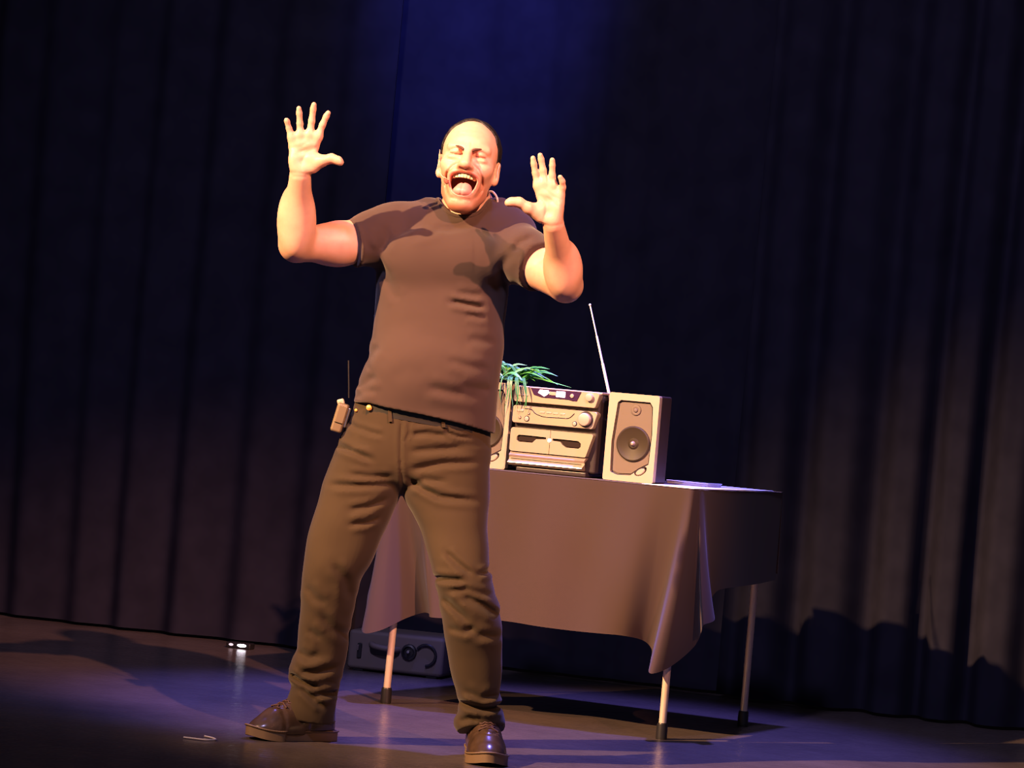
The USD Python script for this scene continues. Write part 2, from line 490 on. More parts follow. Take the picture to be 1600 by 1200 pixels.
def curtain(x0, x1, y, seed, label, top=4.6, amp=0.055, drape=0.15):
    r = np.random.default_rng(seed)
    n, m = int((x1 - x0) / 0.012), 40
    x = np.linspace(x0, x1, n)
    # fold phase advances unevenly so that folds have different widths
    ctrl = np.linspace(x0, x1, max(4, int((x1 - x0) / 0.22)))
    wid = np.interp(x, ctrl, r.uniform(0.16, 0.34, len(ctrl)))
    ph = np.cumsum((x1 - x0) / n / wid) * 2 * np.pi
    a = np.interp(x, ctrl, r.uniform(0.45, 1.15, len(ctrl))) * amp
    z = np.linspace(0.012, top, m)
    X, Z = np.meshgrid(x, z, indexing='ij')
    lean = 0.05 * np.sin(Z * 0.9 + X * 1.7 + seed)
    phz = np.interp((X + lean * 0.5).ravel(), x, ph).reshape(X.shape)
    A = a[:, None] * (0.55 + 0.45 * (1 - Z / top))
    s = np.sin(phz)
    Yv = y + A * (s + 0.28 * np.sin(2 * phz + seed)) + 0.012 * np.sin(5 * X + 1.3 * Z)
    v = np.stack([X, Yv, Z], -1).reshape(-1, 3)
    vb = v + [0, 0.006, 0]
    f = grid_faces(n, m)
    k = len(v)
    rim = list(range(0, n * m, m)) + list(range(n * m - m, n * m)) + [i * m + m - 1 for i in range(n - 1, -1, -1)] + list(range(m - 1, -1, -1))
    rf = []
    for a_, b_ in zip(rim, rim[1:]):
        if a_ != b_:
            rf += [[a_, b_, b_ + k], [a_, b_ + k, a_ + k]]
    t = Thing('stage_curtain', label, 'curtain', CO, CT)
    t.part('panel', (np.vstack([v, vb]), np.vstack([f, f[:, ::-1] + k, rf])), 'curtain', smooth=True)
    return t


curtain(-3.9, -0.62, 0.02, 3, 'black pleated stage curtain hanging on the left, behind the small lit floor lamp', amp=0.022)
curtain(-0.70, 0.84, 0.16, 5, 'black stage curtain hanging in the middle, straight behind the performer and stereo', amp=0.014)
curtain(0.78, 3.9, 0.04, 11, 'black stage curtain with deep soft folds on the right, beyond the antenna and table end', amp=0.05)
bar = Thing('curtain_rail', 'black steel rail high above, from which the stage curtains hang', 'rail', CO + [0, 0, 4.63], CT)
bar.part('pipe', tube([(-4.0, 0.08, 0), (0, 0.08, 0), (4.0, 0.08, 0)], 0.03), 'black_plastic')

# ------------------------------------------------------------------ table with its cloth (its frame: x along the front to the right, y to the back)
TT, TO = -24.0, np.array([0.545, 0.935, 0.0])
table = Thing('folding_table', 'folding table with thin pale metal legs in black foot caps, under a brown cloth', 'table', TO, TT)
table.part('tabletop', rbox((-0.972, -0.018, 0.722), (0.038, 0.742, 0.755), 0.006), 'dark_plastic')
for x, y, lx, ly in ((0, 0, 0.0, 0.0), (-0.935, 0, -0.012, 0.0), (0, 0.72, 0.0, 0.0), (-0.935, 0.72, 0.0, 0.0)):
    leg = table.part('leg', tube([(x, y, 0.03), (x - lx * 0.5, y, 0.4), (x - lx, y, 0.725)], 0.0115, 16), 'leg_metal')
    table.part('foot_cap', lathe([(0, 0), (0.0165, 0), (0.0175, 0.006), (0.0165, 0.045), (0.014, 0.05), (0, 0.05)], 20, 'z', (x, y, 0)), 'black_plastic', parent=leg)
for x in (0, -0.935):
    table.part('leg_brace', tube([(x, 0.0, 0.69), (x, 0.36, 0.69), (x, 0.72, 0.69)], 0.008, 10), 'leg_metal')


def cloth_mesh():
    """Top sheet plus a skirt that falls from the table's edge; at each front corner the spare cloth makes a fan of folds with a hanging tip."""
    zt = 0.7605
    # (top x, y) on the edge -> (bottom x, y, z)
    C = [(-0.985, 0.755, -1.00, 0.755, 0.52), (-0.99, 0.50, -1.02, 0.52, 0.50), (-0.99, 0.25, -1.045, 0.30, 0.47), (-0.99, 0.10, -1.02, 0.16, 0.42),
         (-0.988, 0.04, -1.06, 0.08, 0.36), (-0.986, 0.0, -1.035, 0.005, 0.27), (-0.98, -0.025, -0.985, -0.105, 0.222),
         (-0.965, -0.035, -0.925, -0.10, 0.235), (-0.945, -0.036, -0.880, -0.02, 0.275), (-0.92, -0.036, -0.845, 0.03, 0.295), (-0.89, -0.036, -0.80, -0.015, 0.295),
         (-0.84, -0.036, -0.765, -0.085, 0.292), (-0.76, -0.036, -0.70, -0.075, 0.295), (-0.66, -0.036, -0.60, -0.045, 0.303), (-0.52, -0.036, -0.50, -0.06, 0.305),
         (-0.40, -0.036, -0.40, -0.075, 0.302), (-0.29, -0.036, -0.29, -0.06, 0.300), (-0.19, -0.036, -0.20, -0.065, 0.302), (-0.11, -0.036, -0.135, -0.045, 0.302),
         (-0.05, -0.036, -0.095, 0.02, 0.290), (-0.005, -0.036, -0.068, 0.03, 0.265), (0.02, -0.036, -0.045, -0.03, 0.235), (0.038, -0.036, -0.012, -0.115, 0.205),
         (0.048, -0.034, 0.022, -0.09, 0.215), (0.053, -0.024, 0.040, -0.01, 0.245), (0.055, -0.016, 0.062, 0.055, 0.29), (0.056, -0.006, 0.088, 0.03, 0.335),
         (0.056, 0.004, 0.112, -0.02, 0.360), (0.057, 0.02, 0.128, 0.03, 0.378), (0.057, 0.06, 0.080, 0.11, 0.42), (0.057, 0.18, 0.060, 0.22, 0.455), (0.057, 0.36, 0.066, 0.38, 0.465), (0.057, 0.56, 0.060, 0.57, 0.47), (0.055, 0.755, 0.056, 0.755, 0.48)]
    S = curve(np.array(C), 9)
    n, m = len(S), 46
    t = np.linspace(0, 1, m)
    e = np.clip((t - 0.02) / 0.98, 0, 1)
    V = np.zeros((n, m, 3))
    top, bot = S[:, :2], S[:, 2:4]
    ease = (0.55 * e + 0.45 * e ** 1.8)[None, :, None]
    V[:, :, :2] = top[:, None] * (1 - ease) + bot[:, None] * ease
    V[:, :, 2] = zt + (S[:, 4:5] - zt) * e[None] ** 0.97
    # gentle sag undulation in the flat front
    wob = 0.006 * np.sin(S[:, 0] * 21 + 1.0)[:, None] * np.sin(np.pi * e)[None] * (np.abs(S[:, 0] + 0.45) < 0.4)[:, None]
    V[:, :, 1] += wob
    V[:, 0, :2] = top * [0.995, 0.99]
    V[:, 0, 2] = zt + 0.003
    # the back falls a little too
    skirt = V.reshape(-1, 3)
    skirt[:, :] = skirt
    fs = grid_faces(n, m)
    # the top sheet: fan between the edge and a centre line
    edge = V[:, 0, :]
    q = 14
    mid = np.stack([edge[:, 0] * 0.0 + np.clip(edge[:, 0], -0.9, -0.03), np.full(n, 0.755), np.full(n, zt + 0.003)], 1)
    mid[:, 0] = edge[:, 0]
    w = np.linspace(0, 1, q)[None, :, None]
    T = (edge[:, None] * (1 - w) + mid[:, None] * w).reshape(-1, 3)
    T[:, 2] = zt + 0.003 + 0.0012 * meshkit.noise(T * 6) if hasattr(meshkit, 'noise') else zt + 0.003
    ft = grid_faces(n, q)
    back = []
    bx = np.linspace(0.055, -0.985, 40)
    bz = np.linspace(zt + 0.003, 0.50, 8)
    X, Z = np.meshgrid(bx, bz, indexing='ij')
    Bv = np.stack([X, 0.757 + 0.05 * (zt - Z) * (1 + np.sin(X * 18)), Z], -1).reshape(-1, 3)
    fb = grid_faces(40, 8)
    v = np.vstack([skirt, T, Bv])
    f = np.vstack([fs[:, ::-1], ft[:, ::-1] + len(skirt), fb[:, ::-1] + len(skirt) + len(T)])
    return v, f


def thicken(v, f, d=0.0012):
    m = trimesh.Trimesh(v, f, process=False)
    m.merge_vertices(digits_vertex=5)
    m.update_faces(m.nondegenerate_faces())
    nrm = m.vertex_normals
    a, b = np.array(m.vertices), np.array(m.vertices) - nrm * d
    edges = np.sort(m.edges, 1)
    u, inv, cnt = np.unique(edges, axis=0, return_inverse=True, return_counts=True)
    rim = m.edges[cnt[inv] == 1]
    k = len(a)
    rf = np.vstack([np.c_[rim[:, 1], rim[:, 0], rim[:, 0] + k], np.c_[rim[:, 1], rim[:, 0] + k, rim[:, 1] + k]])
    return np.vstack([a, b]), np.vstack([np.array(m.faces), np.array(m.faces)[:, ::-1] + k, rf])


cl = Thing('tablecloth', 'plain dark brown cloth draped over the folding table, its corners hanging in folds', 'tablecloth', TO, TT)
cl.part('cloth', thicken(*cloth_mesh()), 'cloth', smooth=60)

# ------------------------------------------------------------------ hi-fi on the table
Z0 = 0.766


def at_table(x, y, z):
    return table.world(np.array([x, y, z]))


hifi = Thing('stereo_system', 'silver mini stereo system with three stacked front panels between two loudspeakers', 'stereo', at_table(-0.628, 0.10, Z0), TT)
W, H = 0.298, 0.268
hifi.part('body', cat(rbox((0.004, 0.006, 0.012), (W - 0.008, 0.26, H - 0.003), 0.008), rbox((0.03, -0.012, 0.0), (W - 0.03, 0.22, 0.016), 0.004)), 'dark_plastic')
hifi.part('lid', rbox((0.0, -0.004, H - 0.008), (W, 0.262, H), 0.003), 'silver')


def panel(x0, z0, x1t, x1b, z1, r, depth, y, name, material='brushed', cut=None):
    p = Polygon([(x0, z0), (x1b, z0), (x1t, z1), (x0, z1)]).buffer(-r).buffer(r, 8)
    return hifi.part(name, plate(p, depth, y), material)


def knob(parent, x, z, r, h, y, material='knob'):
    k = hifi.part('knob', lathe([(0, h), (r * 0.8, h), (r * 0.93, h * 0.93), (r, h * 0.7), (r, 0.0), (0, 0)][::-1], 36, 'y', (x, y, z)), material, parent=parent)
    return k


# tuner deck: a dark display window with two pale emissive segments, a small dial
p1 = panel(0.004, 0.217, W - 0.002, W - 0.016, 0.266, 0.008, 0.03, -0.016, 'tuner_panel')
win = Polygon([(0.060, 0.2635), (0.232, 0.2635), (0.219, 0.2335), (0.205, 0.2335), (0.190, 0.2365), (0.100, 0.2365), (0.072, 0.243)])
hifi.part('display_window', plate(win, 0.004, -0.0185, 0.0006), 'window', parent=p1)
hifi.part('display_segment', plate(Polygon([(0.092, 0.2605), (0.122, 0.2605), (0.126, 0.252), (0.115, 0.243), (0.108, 0.239), (0.101, 0.243), (0.086, 0.250)]), 0.002, -0.0198, 0.0003), 'pale_glow', parent=p1)
hifi.part('display_segment', plate(rrect(0.148, 0.241, 0.180, 0.2605, 0.003), 0.002, -0.0198, 0.0003), 'pale_glow', parent=p1)
hifi.part('display_bar', plate(rrect(0.125, 0.246, 0.147, 0.257, 0.002), 0.002, -0.0196, 0.0003), 'silver', parent=p1)
hifi.part('button', lathe([(0, 0), (0.0065, 0), (0.006, 0.004), (0, 0.0045)], 20, 'y', (0.203, -0.0185, 0.249)), 'knob', parent=p1)
knob(p1, 0.262, 0.249, 0.0125, 0.012, -0.016)
for i in range(3):
    hifi.part('button', plate(rrect(0.014 + 0.014 * i, 0.236, 0.025 + 0.014 * i, 0.241, 0.002), 0.003, -0.018, 0.0006), 'silver_dim', parent=p1)
# amplifier deck: big volume dial, keys, a raised line that swoops across
p2 = panel(0.004, 0.151, W - 0.004, W - 0.019, 0.206, 0.009, 0.03, -0.016, 'amplifier_panel')
knob(p2, 0.254, 0.180, 0.0205, 0.018, -0.016)
hifi.part('knob_ring', lathe([(0.0205, 0.0), (0.0255, 0.0), (0.0245, 0.003), (0.0212, 0.003), (0.0205, 0.0)], 40, 'y', (0.254, -0.0162, 0.180)), 'dark_plastic', parent=p2)
sw = curve([(0.045, -0.0165, 0.197), (0.068, -0.0165, 0.196), (0.084, -0.0165, 0.184), (0.115, -0.0165, 0.1765), (0.165, -0.0165, 0.1775), (0.197, -0.0165, 0.1795), (0.215, -0.0165, 0.195)], 8)
hifi.part('trim_line', tube(sw, 0.0013, 8), 'dark_plastic', parent=p2)
for x, z, r in ((0.218, 0.1635, 0.0065), (0.055, 0.166, 0.0075), (0.031, 0.168, 0.004), (0.060, 0.182, 0.003)):
    b = hifi.part('button', lathe([(0, 0), (r, 0), (r * 0.92, 0.003), (0, 0.0036)], 22, 'y', (x, -0.016, z)), 'silver_dim' if r < 0.0065 else 'knob', parent=p2)
    hifi.part('button_ring', lathe([(r, 0.0), (r * 1.28, 0.0), (r * 1.2, 0.0014), (r, 0.0014), (r, 0.0)], 22, 'y', (x, -0.0161, z)), 'dark_plastic', parent=p2)
hifi.part('button', plate(rrect(0.018, 0.186, 0.042, 0.194, 0.004), 0.003, -0.018, 0.0008), 'silver', parent=p2)
for x in (0.105, 0.128, 0.151, 0.174):
    hifi.part('button', plate(rrect(x - 0.009, 0.187, x + 0.009, 0.193, 0.0025), 0.003, -0.0175, 0.0008), 'silver', parent=p2)
# cassette deck: two doors with dark grips
d1 = Polygon([(0.004, 0.062), (0.1395, 0.062), (0.1395, 0.136), (0.004, 0.136)]).buffer(-0.009).buffer(0.009, 8)
d1 = d1.union(sbox(0.06, 0.062, 0.1395, 0.136))
d2 = Polygon([(0.141, 0.062), (W - 0.034, 0.062), (W - 0.012, 0.136), (0.141, 0.136)]).buffer(-0.006).buffer(0.006, 8).union(sbox(0.141, 0.062, 0.2, 0.136))
g1 = Polygon([(0.028, 0.107), (0.033, 0.1125), (0.075, 0.1125), (0.125, 0.1115), (0.125, 0.1085), (0.092, 0.1065), (0.080, 0.094), (0.034, 0.094), (0.028, 0.099)]).buffer(0.0015)
g2 = Polygon([(0.150, 0.110), (0.180, 0.110), (0.236, 0.109), (0.244, 0.103), (0.244, 0.094), (0.238, 0.089), (0.196, 0.089), (0.184, 0.096), (0.176, 0.105), (0.150, 0.1065)]).buffer(0.0015)
for dp, gp in ((d1, g1), (d2, g2)):
    dd = hifi.part('cassette_door', plate(dp.difference(gp), 0.03, -0.017), 'brushed')
    hifi.part('door_grip', plate(gp.buffer(-0.0012), 0.012, -0.011, 0.002), 'grip', parent=dd)
hifi.part('door_badge', lathe([(0, 0), (0.0075, 0), (0.006, 0.002), (0, 0.0028)], 24, 'y', (0.1385, -0.0172, 0.1035)), 'chrome')
# lower lip and disc drawer
pr = np.array([(-0.010, 0.060), (-0.020, 0.050), (-0.016, 0.043), (-0.016, 0.036), (-0.026, 0.029), (-0.027, 0.0255), (-0.018, 0.0185), (0.012, 0.0185), (0.012, 0.060)])


def swept_x(profile, x0, x1b, x1t):
    """A (y, z) profile swept along x; its right end leans with height."""
    zmin, zmax = profile[:, 1].min(), profile[:, 1].max()
    e = trimesh.creation.extrude_polygon(Polygon(profile), 1.0)
    v = np.array(e.vertices)
    y, z, t = v[:, 0], v[:, 1], v[:, 2]
    x1 = x1b + (x1t - x1b) * (z - zmin) / (zmax - zmin)
    return trimesh.Trimesh(np.stack([x0 + t * (x1 - x0), y, z], 1), e.faces)


lip = hifi.part('deck_lip', swept_x(pr[[0, 1, 2, 8]][:, :] * [1, 1], 0.006, W - 0.036, W - 0.034), 'silver_dim')
hifi.part('disc_drawer', swept_x(pr[[2, 3, 4, 5, 6, 7]], 0.006, W - 0.042, W - 0.034), 'brushed')
hifi.part('drawer_groove', rbox((0.012, -0.0185, 0.0385), (W - 0.045, -0.010, 0.0405), 0.0008), 'dark_plastic')
# telescopic aerial, its base at the back right corner of the stack
ax = np.array([W + 0.005, 0.060, H - 0.03])
tip = ax + np.array([-0.100, 0.0, 0.300])
aer = []
ant = hifi.part('antenna', tube([ax, ax + (tip - ax) * 0.40], 0.0048, 14), 'chrome', label='pulled-out chrome telescopic antenna leaning left')
for a0, a1, r in ((0.39, 0.68, 0.0038), (0.67, 0.985, 0.0026)):
    hifi.part('antenna_section', tube([ax + (tip - ax) * a0, ax + (tip - ax) * a1], r, 12), 'chrome', parent=ant)
hifi.part('antenna_tip', trimesh.creation.icosphere(2, 0.0045).apply_translation(tip), 'chrome', parent=ant)
hifi.part('antenna_base', tube([ax, ax + [0, 0, -0.05], (W - 0.02, 0.060, H - 0.09)], 0.005, 10), 'dark_plastic', parent=ant)


def speaker(loc, label):
    s = Thing('loudspeaker', label, 'speaker', loc, TT, 'loudspeakers beside the stereo')
    w, h = 0.168, 0.272
    front = rrect(0, 0, w, h, 0.007)
    gr = Polygon([(0.024, 0.026), (0.048, 0.018), (0.092, 0.020), (0.118, 0.040), (0.150, 0.058), (0.153, 0.15), (0.148, 0.235), (0.138, 0.250), (0.040, 0.250), (0.030, 0.242), (0.020, 0.12)]).buffer(-0.006).buffer(0.012, 8).buffer(-0.006)
    port = affinity.rotate(affinity.scale(Point(0.125, 0.036).buffer(1, 16), 0.0225, 0.0125), 32)
    s.part('cabinet', rbox((0.003, 0.018, 0.0), (w - 0.003, 0.115, h), 0.006), 'dark_plastic')
    fr = s.part('front_frame', plate(front.difference(gr).difference(port), 0.022, 0.0), 'silver')
    s.part('grille', plate(gr.buffer(-0.0012), 0.006, 0.008, 0.004), 'grille')
    s.part('grille_rim', tube([(x, 0.003, z) for x, z in np.array(gr.exterior.coords)], 0.0022, 8), 'dark_plastic', parent=fr)
    c = (0.0905, 0.0075, 0.118)
    wf = s.part('woofer', lathe([(0.0, 0.0), (0.0, -0.001)] and [(0.0, 0.003), (0.012, 0.0035), (0.018, -0.0005), (0.042, 0.0035), (0.047, 0.006), (0.051, 0.0065), (0.055, 0.004), (0.055, -0.002), (0, -0.002)][::-1], 48, 'y', c), 'woofer')
    s.part('dust_cap', lathe([(0, 0.0125), (0.004, 0.0115), (0.007, 0.008), (0.0085, 0.002), (0, 0.002)][::-1], 28, 'y', c), 'silver_dim', parent=wf)
    s.part('tweeter', lathe([(0, 0.008), (0.005, 0.007), (0.008, 0.003), (0.012, 0.004), (0.0155, 0.003), (0.017, 0), (0, 0)][::-1], 32, 'y', (0.0905, 0.0075, 0.222)), 'grille')
    pt = s.part('bass_port', plate(port.buffer(-0.0008), 0.008, 0.010, 0.001), 'dark_plastic')
    s.part('port_badge', plate(affinity.translate(affinity.scale(port, 0.72, 0.72), -0.002, -0.002), 0.008, 0.0005, 0.002), 'silver', parent=pt)
    return s


sp = speaker(at_table(-0.308, 0.10, Z0), 'silver-framed loudspeaker with round woofer standing right of the stereo, beside the antenna')
again(sp, at_table(-0.815, 0.115, Z0), TT, 'silver-framed loudspeaker left of the stereo, half hidden behind the performer', 'speaker', 'loudspeakers beside the stereo')

sheet = Thing('sheen_sheet', 'flat pale sheet added on the right end of the cloth to stand in for its bright sheen', 'pale_sheen', at_table(-0.128, -0.02, Z0), TT)
sheet.part('sheet', rbox((0.0, 0.0, 0), (0.172, 0.72, 0.0016), 0.0006, 1), 'pale_sheen')  # pale sheet added to give the cloth top its bright sheen
cd = Thing('plastic_case', 'small shiny clear plastic case lying just right of the right loudspeaker', 'case', at_table(-0.185, 0.33, Z0 + 0.0022), TT)
cd.part('lid', rbox((0, 0, 0.0075), (0.142, 0.125, 0.0115), 0.001, 1), 'lcd_off')
cd.part('tray', rbox((0.002, 0.002, 0), (0.140, 0.123, 0.007), 0.001, 1), 'clear_tube')
# ------------------------------------------------------------------ green foliage lying on the stereo's left end
plant = Thing('artificial_plant', 'tuft of long green artificial leaves lying over the left end of the stereo top', 'plant', at_table(-0.66, 0.13, Z0 + H), TT)


def blade(pts, w, fold=0.25, n=7):
    P = curve(pts, n)
    T = np.gradient(P, axis=0)
    T /= np.linalg.norm(T, axis=1, keepdims=True)
    side = np.cross(T, [0.15, -0.5, 1.0])
    side /= np.linalg.norm(side, axis=1, keepdims=True)
    up = np.cross(side, T)
    t = np.linspace(0, 1, len(P))
    ww = w * np.clip(np.sin(np.pi * (0.12 + 0.88 * t)) ** 0.7 * (1 - 0.25 * t), 0.06, 1)
    L, R = P - side * ww[:, None] + up * ww[:, None] * fold, P + side * ww[:, None] + up * ww[:, None] * fold
    B = P - up * 0.0006
    v = np.stack([L, P, R, B], 1).reshape(-1, 3)
    f = []
    for i in range(len(P) - 1):
        for a, b in ((0, 1), (1, 2), (2, 3), (3, 0)):
            f += [[4 * i + a, 4 * i + b, 4 * i + 4 + b], [4 * i + a, 4 * i + 4 + b, 4 * i + 4 + a]]
    return trimesh.Trimesh(v, f, process=False)


pr_ = random.Random(4)
hub = np.array([-0.02, 0.02, 0.012])
plant.part('stem', tube(curve([(-0.16, 0.03, 0.012), (-0.08, 0.025, 0.022), (-0.02, 0.02, 0.016), (0.05, 0.015, 0.010)], 6), 0.004, 8), 'leaf2')
for i in range(70):
    b = hub + np.array([pr_.uniform(-0.12, 0.06), pr_.uniform(-0.02, 0.03), pr_.uniform(0.0, 0.012)])
    kind = i % 4
    if kind < 2:      # leaves that lie up and to the right over the top
        L, a = pr_.uniform(0.06, 0.13), pr_.uniform(0.0, 0.75)
        d = np.array([math.cos(a), pr_.uniform(-0.25, 0.25), 0.62 * math.sin(a)])
        pts = [b, b + d * L * 0.5 + [0, 0, 0.02], b + d * L + [0, 0, 0.004]]
    elif kind == 2:   # leaves pointing up and left
        L, a = pr_.uniform(0.05, 0.10), pr_.uniform(1.6, 2.9)
        d = np.array([math.cos(a), pr_.uniform(-0.3, 0.2), 0.7 * math.sin(a)])
        pts = [b, b + d * L * 0.5 + [0, 0, 0.015], b + d * L]
    else:             # thin ones hanging down over the front
        x = pr_.uniform(-0.05, 0.10)
        L = pr_.uniform(0.03, 0.085)
        b = np.array([x * 0.5, 0.0, 0.02])
        pts = [b, np.array([x * 0.8, -0.055, 0.022]), np.array([x, -0.068, 0.0 - L * 0.35]), np.array([x + pr_.uniform(-0.01, 0.02), -0.064, -L])]
    plant.part('leaf', blade(pts, 0.0026 if kind == 3 else pr_.uniform(0.006, 0.010)), ('leaf2' if kind == 3 else f'leaf{i % 4 if i % 5 else 3}'), smooth=False)
for pts, w in (([(0.00, 0.02, 0.045), (0.09, 0.02, 0.026), (0.20, 0.02, 0.007)], 0.006), ([(-0.06, 0.02, 0.04), (0.05, 0.03, 0.048), (0.15, 0.03, 0.012)], 0.007),
               ([(-0.045, 0.02, 0.03), (-0.05, 0.02, 0.07), (-0.062, 0.02, 0.105)], 0.003), ([(-0.03, 0.02, 0.03), (0.02, 0.02, 0.04), (0.075, 0.02, 0.018)], 0.010),
               ([(-0.03, 0.0, 0.02), (0.01, -0.01, 0.036), (0.06, -0.02, 0.006)], 0.010), ([(-0.02, 0.02, 0.04), (-0.035, 0.02, 0.062), (-0.05, 0.02, 0.075)], 0.003)):
    plant.part('leaf', blade(pts, w), 'leaf1', smooth=False)

# ------------------------------------------------------------------ low case on the floor behind, lamp, tape
case = Thing('equipment_case', 'low dark grey equipment case with a front handle on the floor under the table', 'case', (-0.490, 2.43, 0.0), -13.5)
CW, CH = 0.345, 0.142
case.part('shell', rbox((0, 0, 0.006), (CW, 0.26, CH), 0.014), 'tweed')
case.part('foot', rbox((0.02, 0.01, 0), (0.06, 0.05, 0.012), 0.003), 'black_plastic')
case.part('foot', rbox((CW - 0.06, 0.01, 0), (CW - 0.02, 0.05, 0.012), 0.003), 'black_plastic')
hd = case.part('handle', tube(curve([(0.085, -0.002, 0.098), (0.10, -0.026, 0.094), (0.135, -0.032, 0.090), (0.17, -0.026, 0.088), (0.185, -0.002, 0.088)], 6), 0.010, 12), 'tweed')
case.part('handle_plate', plate(rrect(0.082, 0.062, 0.188, 0.092, 0.012), 0.006, -0.003), 'black_plastic', parent=hd)
lt = case.part('latch', plate(rrect(0.036, 0.045, 0.052, 0.098, 0.006), 0.008, -0.006), 'black_plastic')
case.part('latch_lever', rbox((0.036, -0.014, 0.072), (0.043, -0.004, 0.092), 0.002), 'tweed', parent=lt)
sk = case.part('socket', lathe([(0, 0.004), (0.016, 0.004), (0.020, 0.012), (0.026, 0.010), (0.028, 0.0), (0, 0)][::-1], 30, 'y', (0.222, 0.0, 0.083)), 'black_plastic')
case.part('jack_plug', lathe([(0, 0.02), (0.005, 0.019), (0.006, 0.004), (0, 0.004)][::-1], 16, 'y', (0.222, 0.0, 0.085)), 'steel', parent=sk)
th = np.linspace(2.6, -1.5, 40)
case.part('cable_loop', tube(np.stack([0.283 + 0.036 * np.cos(th), np.full(40, -0.006), 0.078 + 0.036 * np.sin(th)], 1), 0.005, 8), 'black_plastic')

lamp = Thing('floor_lamp', 'tiny bright white floor light by the foot of the left curtain', 'lamp', (-0.900, 2.92, 0.0), -18)
lamp.part('housing', rbox((-0.05, -0.012, 0), (0.045, 0.035, 0.022), 0.005), 'black_plastic')
lamp.part('lens', plate(affinity.scale(Point(0.012, 0.0125).buffer(1, 16), 0.018, 0.0065), 0.004, -0.0145), 'led')
lamp.part('lens', plate(affinity.scale(Point(-0.030, 0.0125).buffer(1, 16), 0.009, 0.005), 0.004, -0.0145), 'pale_glow')

strip = curve([(-0.80, -0.20, 0.004), (-0.74, -0.215, 0.004), (-0.715, -0.19, 0.0035), (-0.725, -0.155, 0.004), (-0.75, -0.12, 0.0035)], 8)
single('cable_tie', tube(strip, 0.0024, 8), 'tape', 'thin pale plastic strip curled on the floor at the front left', 'strip')

# ------------------------------------------------------------------ the performer. His frame: X right, Y away from the viewer, Z up, turned with the leaning stance
TORS = EYE + FW * DIST


def q(u, v, y=0.0):
    s = (DIST + y) / F_PX
    return np.array([(u - 800) * s, y, (600 - v) * s])


def to_world(v):
    return TORS + v[:, :1] * RT + v[:, 1:2] * FW + v[:, 2:] * UP


def rows(table, n=None):
    """(v, left u, right u, y centre, half depth) -> loft rows."""
    out = []
    for v, l, r, yc, b in table:
        a, c = q(l, v, yc), q(r, v, yc)
        out.append((a[2], (a[0] + c[0]) / 2, (c[0] - a[0]) / 2, yc, b))
    return out


man = Thing('person', 'man in dark brown t-shirt and olive trousers, arms raised, palms forward, shouting with eyes shut', 'person', (-0.25, -0.02, 0.0))

# head frame: origin between the ears; rolled to the right, turned a little to the left, tipped back
HO = q(733, 257, -0.045)
_r, _y, _p = math.radians(9.0), math.radians(-4.0), math.radians(7.5)
Rr = np.array([[math.cos(_r), 0, math.sin(_r)], [0, 1, 0], [-math.sin(_r), 0, math.cos(_r)]])
Ry = np.array([[math.cos(_y), -math.sin(_y), 0], [math.sin(_y), math.cos(_y), 0], [0, 0, 1]])
Rp = np.array([[1, 0, 0], [0, math.cos(_p), math.sin(_p)], [0, -math.sin(_p), math.cos(_p)]])
HM = Rr @ Ry @ Rp            # columns: the head's axes in the figure's frame


def hp(x, y, z):
    return HO + HM @ np.array([x, y, z], float)


def head_local(P):
    return (P - HO) @ HM


body = Field()
# --- skull and face (head frame: x right, y back, z up)
def hball(c, r, k=0.02, op='+', tilt=0.0):
    M = HM.T
    if tilt:
        a = math.radians(tilt)
        M = np.array([[math.cos(a), 0, math.sin(a)], [0, 1, 0], [-math.sin(a), 0, math.cos(a)]]) @ M
    body.ball(hp(*c), r, k, op, M)


def hbone(a, b, ra, rb, k=0.012):
    body.bone(hp(*a), hp(*b), ra, rb, k)


hball((0, 0.020, 0.038), (0.077, 0.098, 0.080), 0.02)
hball((0, -0.030, 0.026), (0.069, 0.064, 0.084), 0.03)            # forehead
hball((0, -0.030, -0.035), (0.066, 0.056, 0.072), 0.03)           # mid face
for s in (-1, 1):
    hbone((s * 0.050, 0.004, -0.030), (s * 0.041, -0.010, -0.084), 0.0215, 0.0160, 0.022)
    hbone((s * 0.041, -0.010, -0.084), (s * 0.014, -0.055, -0.123), 0.0160, 0.0150, 0.018)
hball((0, -0.058, -0.121), (0.026, 0.023, 0.020), 0.025)           # chin
hball((0, -0.034, -0.092), (0.046, 0.048, 0.042), 0.03)
hbone((-0.050, -0.058, -0.020), (-0.036, -0.072, -0.036), 0.021, 0.020, 0.02)   # cheeks pushed up
hbone((0.050, -0.058, -0.020), (0.036, -0.072, -0.036), 0.021, 0.020, 0.02)
for s in (-1, 1):
    hbone((s * 0.012, -0.091, 0.022), (s * 0.050, -0.074, 0.028), 0.0100, 0.0085, 0.012)    # brow ridge
    hball((s * 0.033, -0.078, 0.0125), (0.017, 0.012, 0.0095), 0.006)              # shut lid
    hball((s * 0.037, -0.080, -0.002), (0.018, 0.012, 0.0065), 0.007)               # bunched lower lid
    hball((s * 0.0170, -0.094, 0.012), (0.008, 0.014, 0.010), 0.010, '-')           # inner eye corner
hbone((0, -0.089, 0.026), (0, -0.117, -0.022), 0.0100, 0.0135, 0.012)               # nose
hball((0, -0.120, -0.023), (0.0132, 0.0125, 0.0108), 0.010)
for s in (-1, 1):
    hball((s * 0.0142, -0.104, -0.026), (0.0090, 0.014, 0.0085), 0.006)
    hball((s * 0.0080, -0.114, -0.0360), (0.0048, 0.0075, 0.0055), 0.004, '-')
hball((0, -0.086, -0.042), (0.030, 0.014, 0.014), 0.016)                            # upper lip mound
# mouth: a wide open D
MC = np.array([0.0, -0.063])


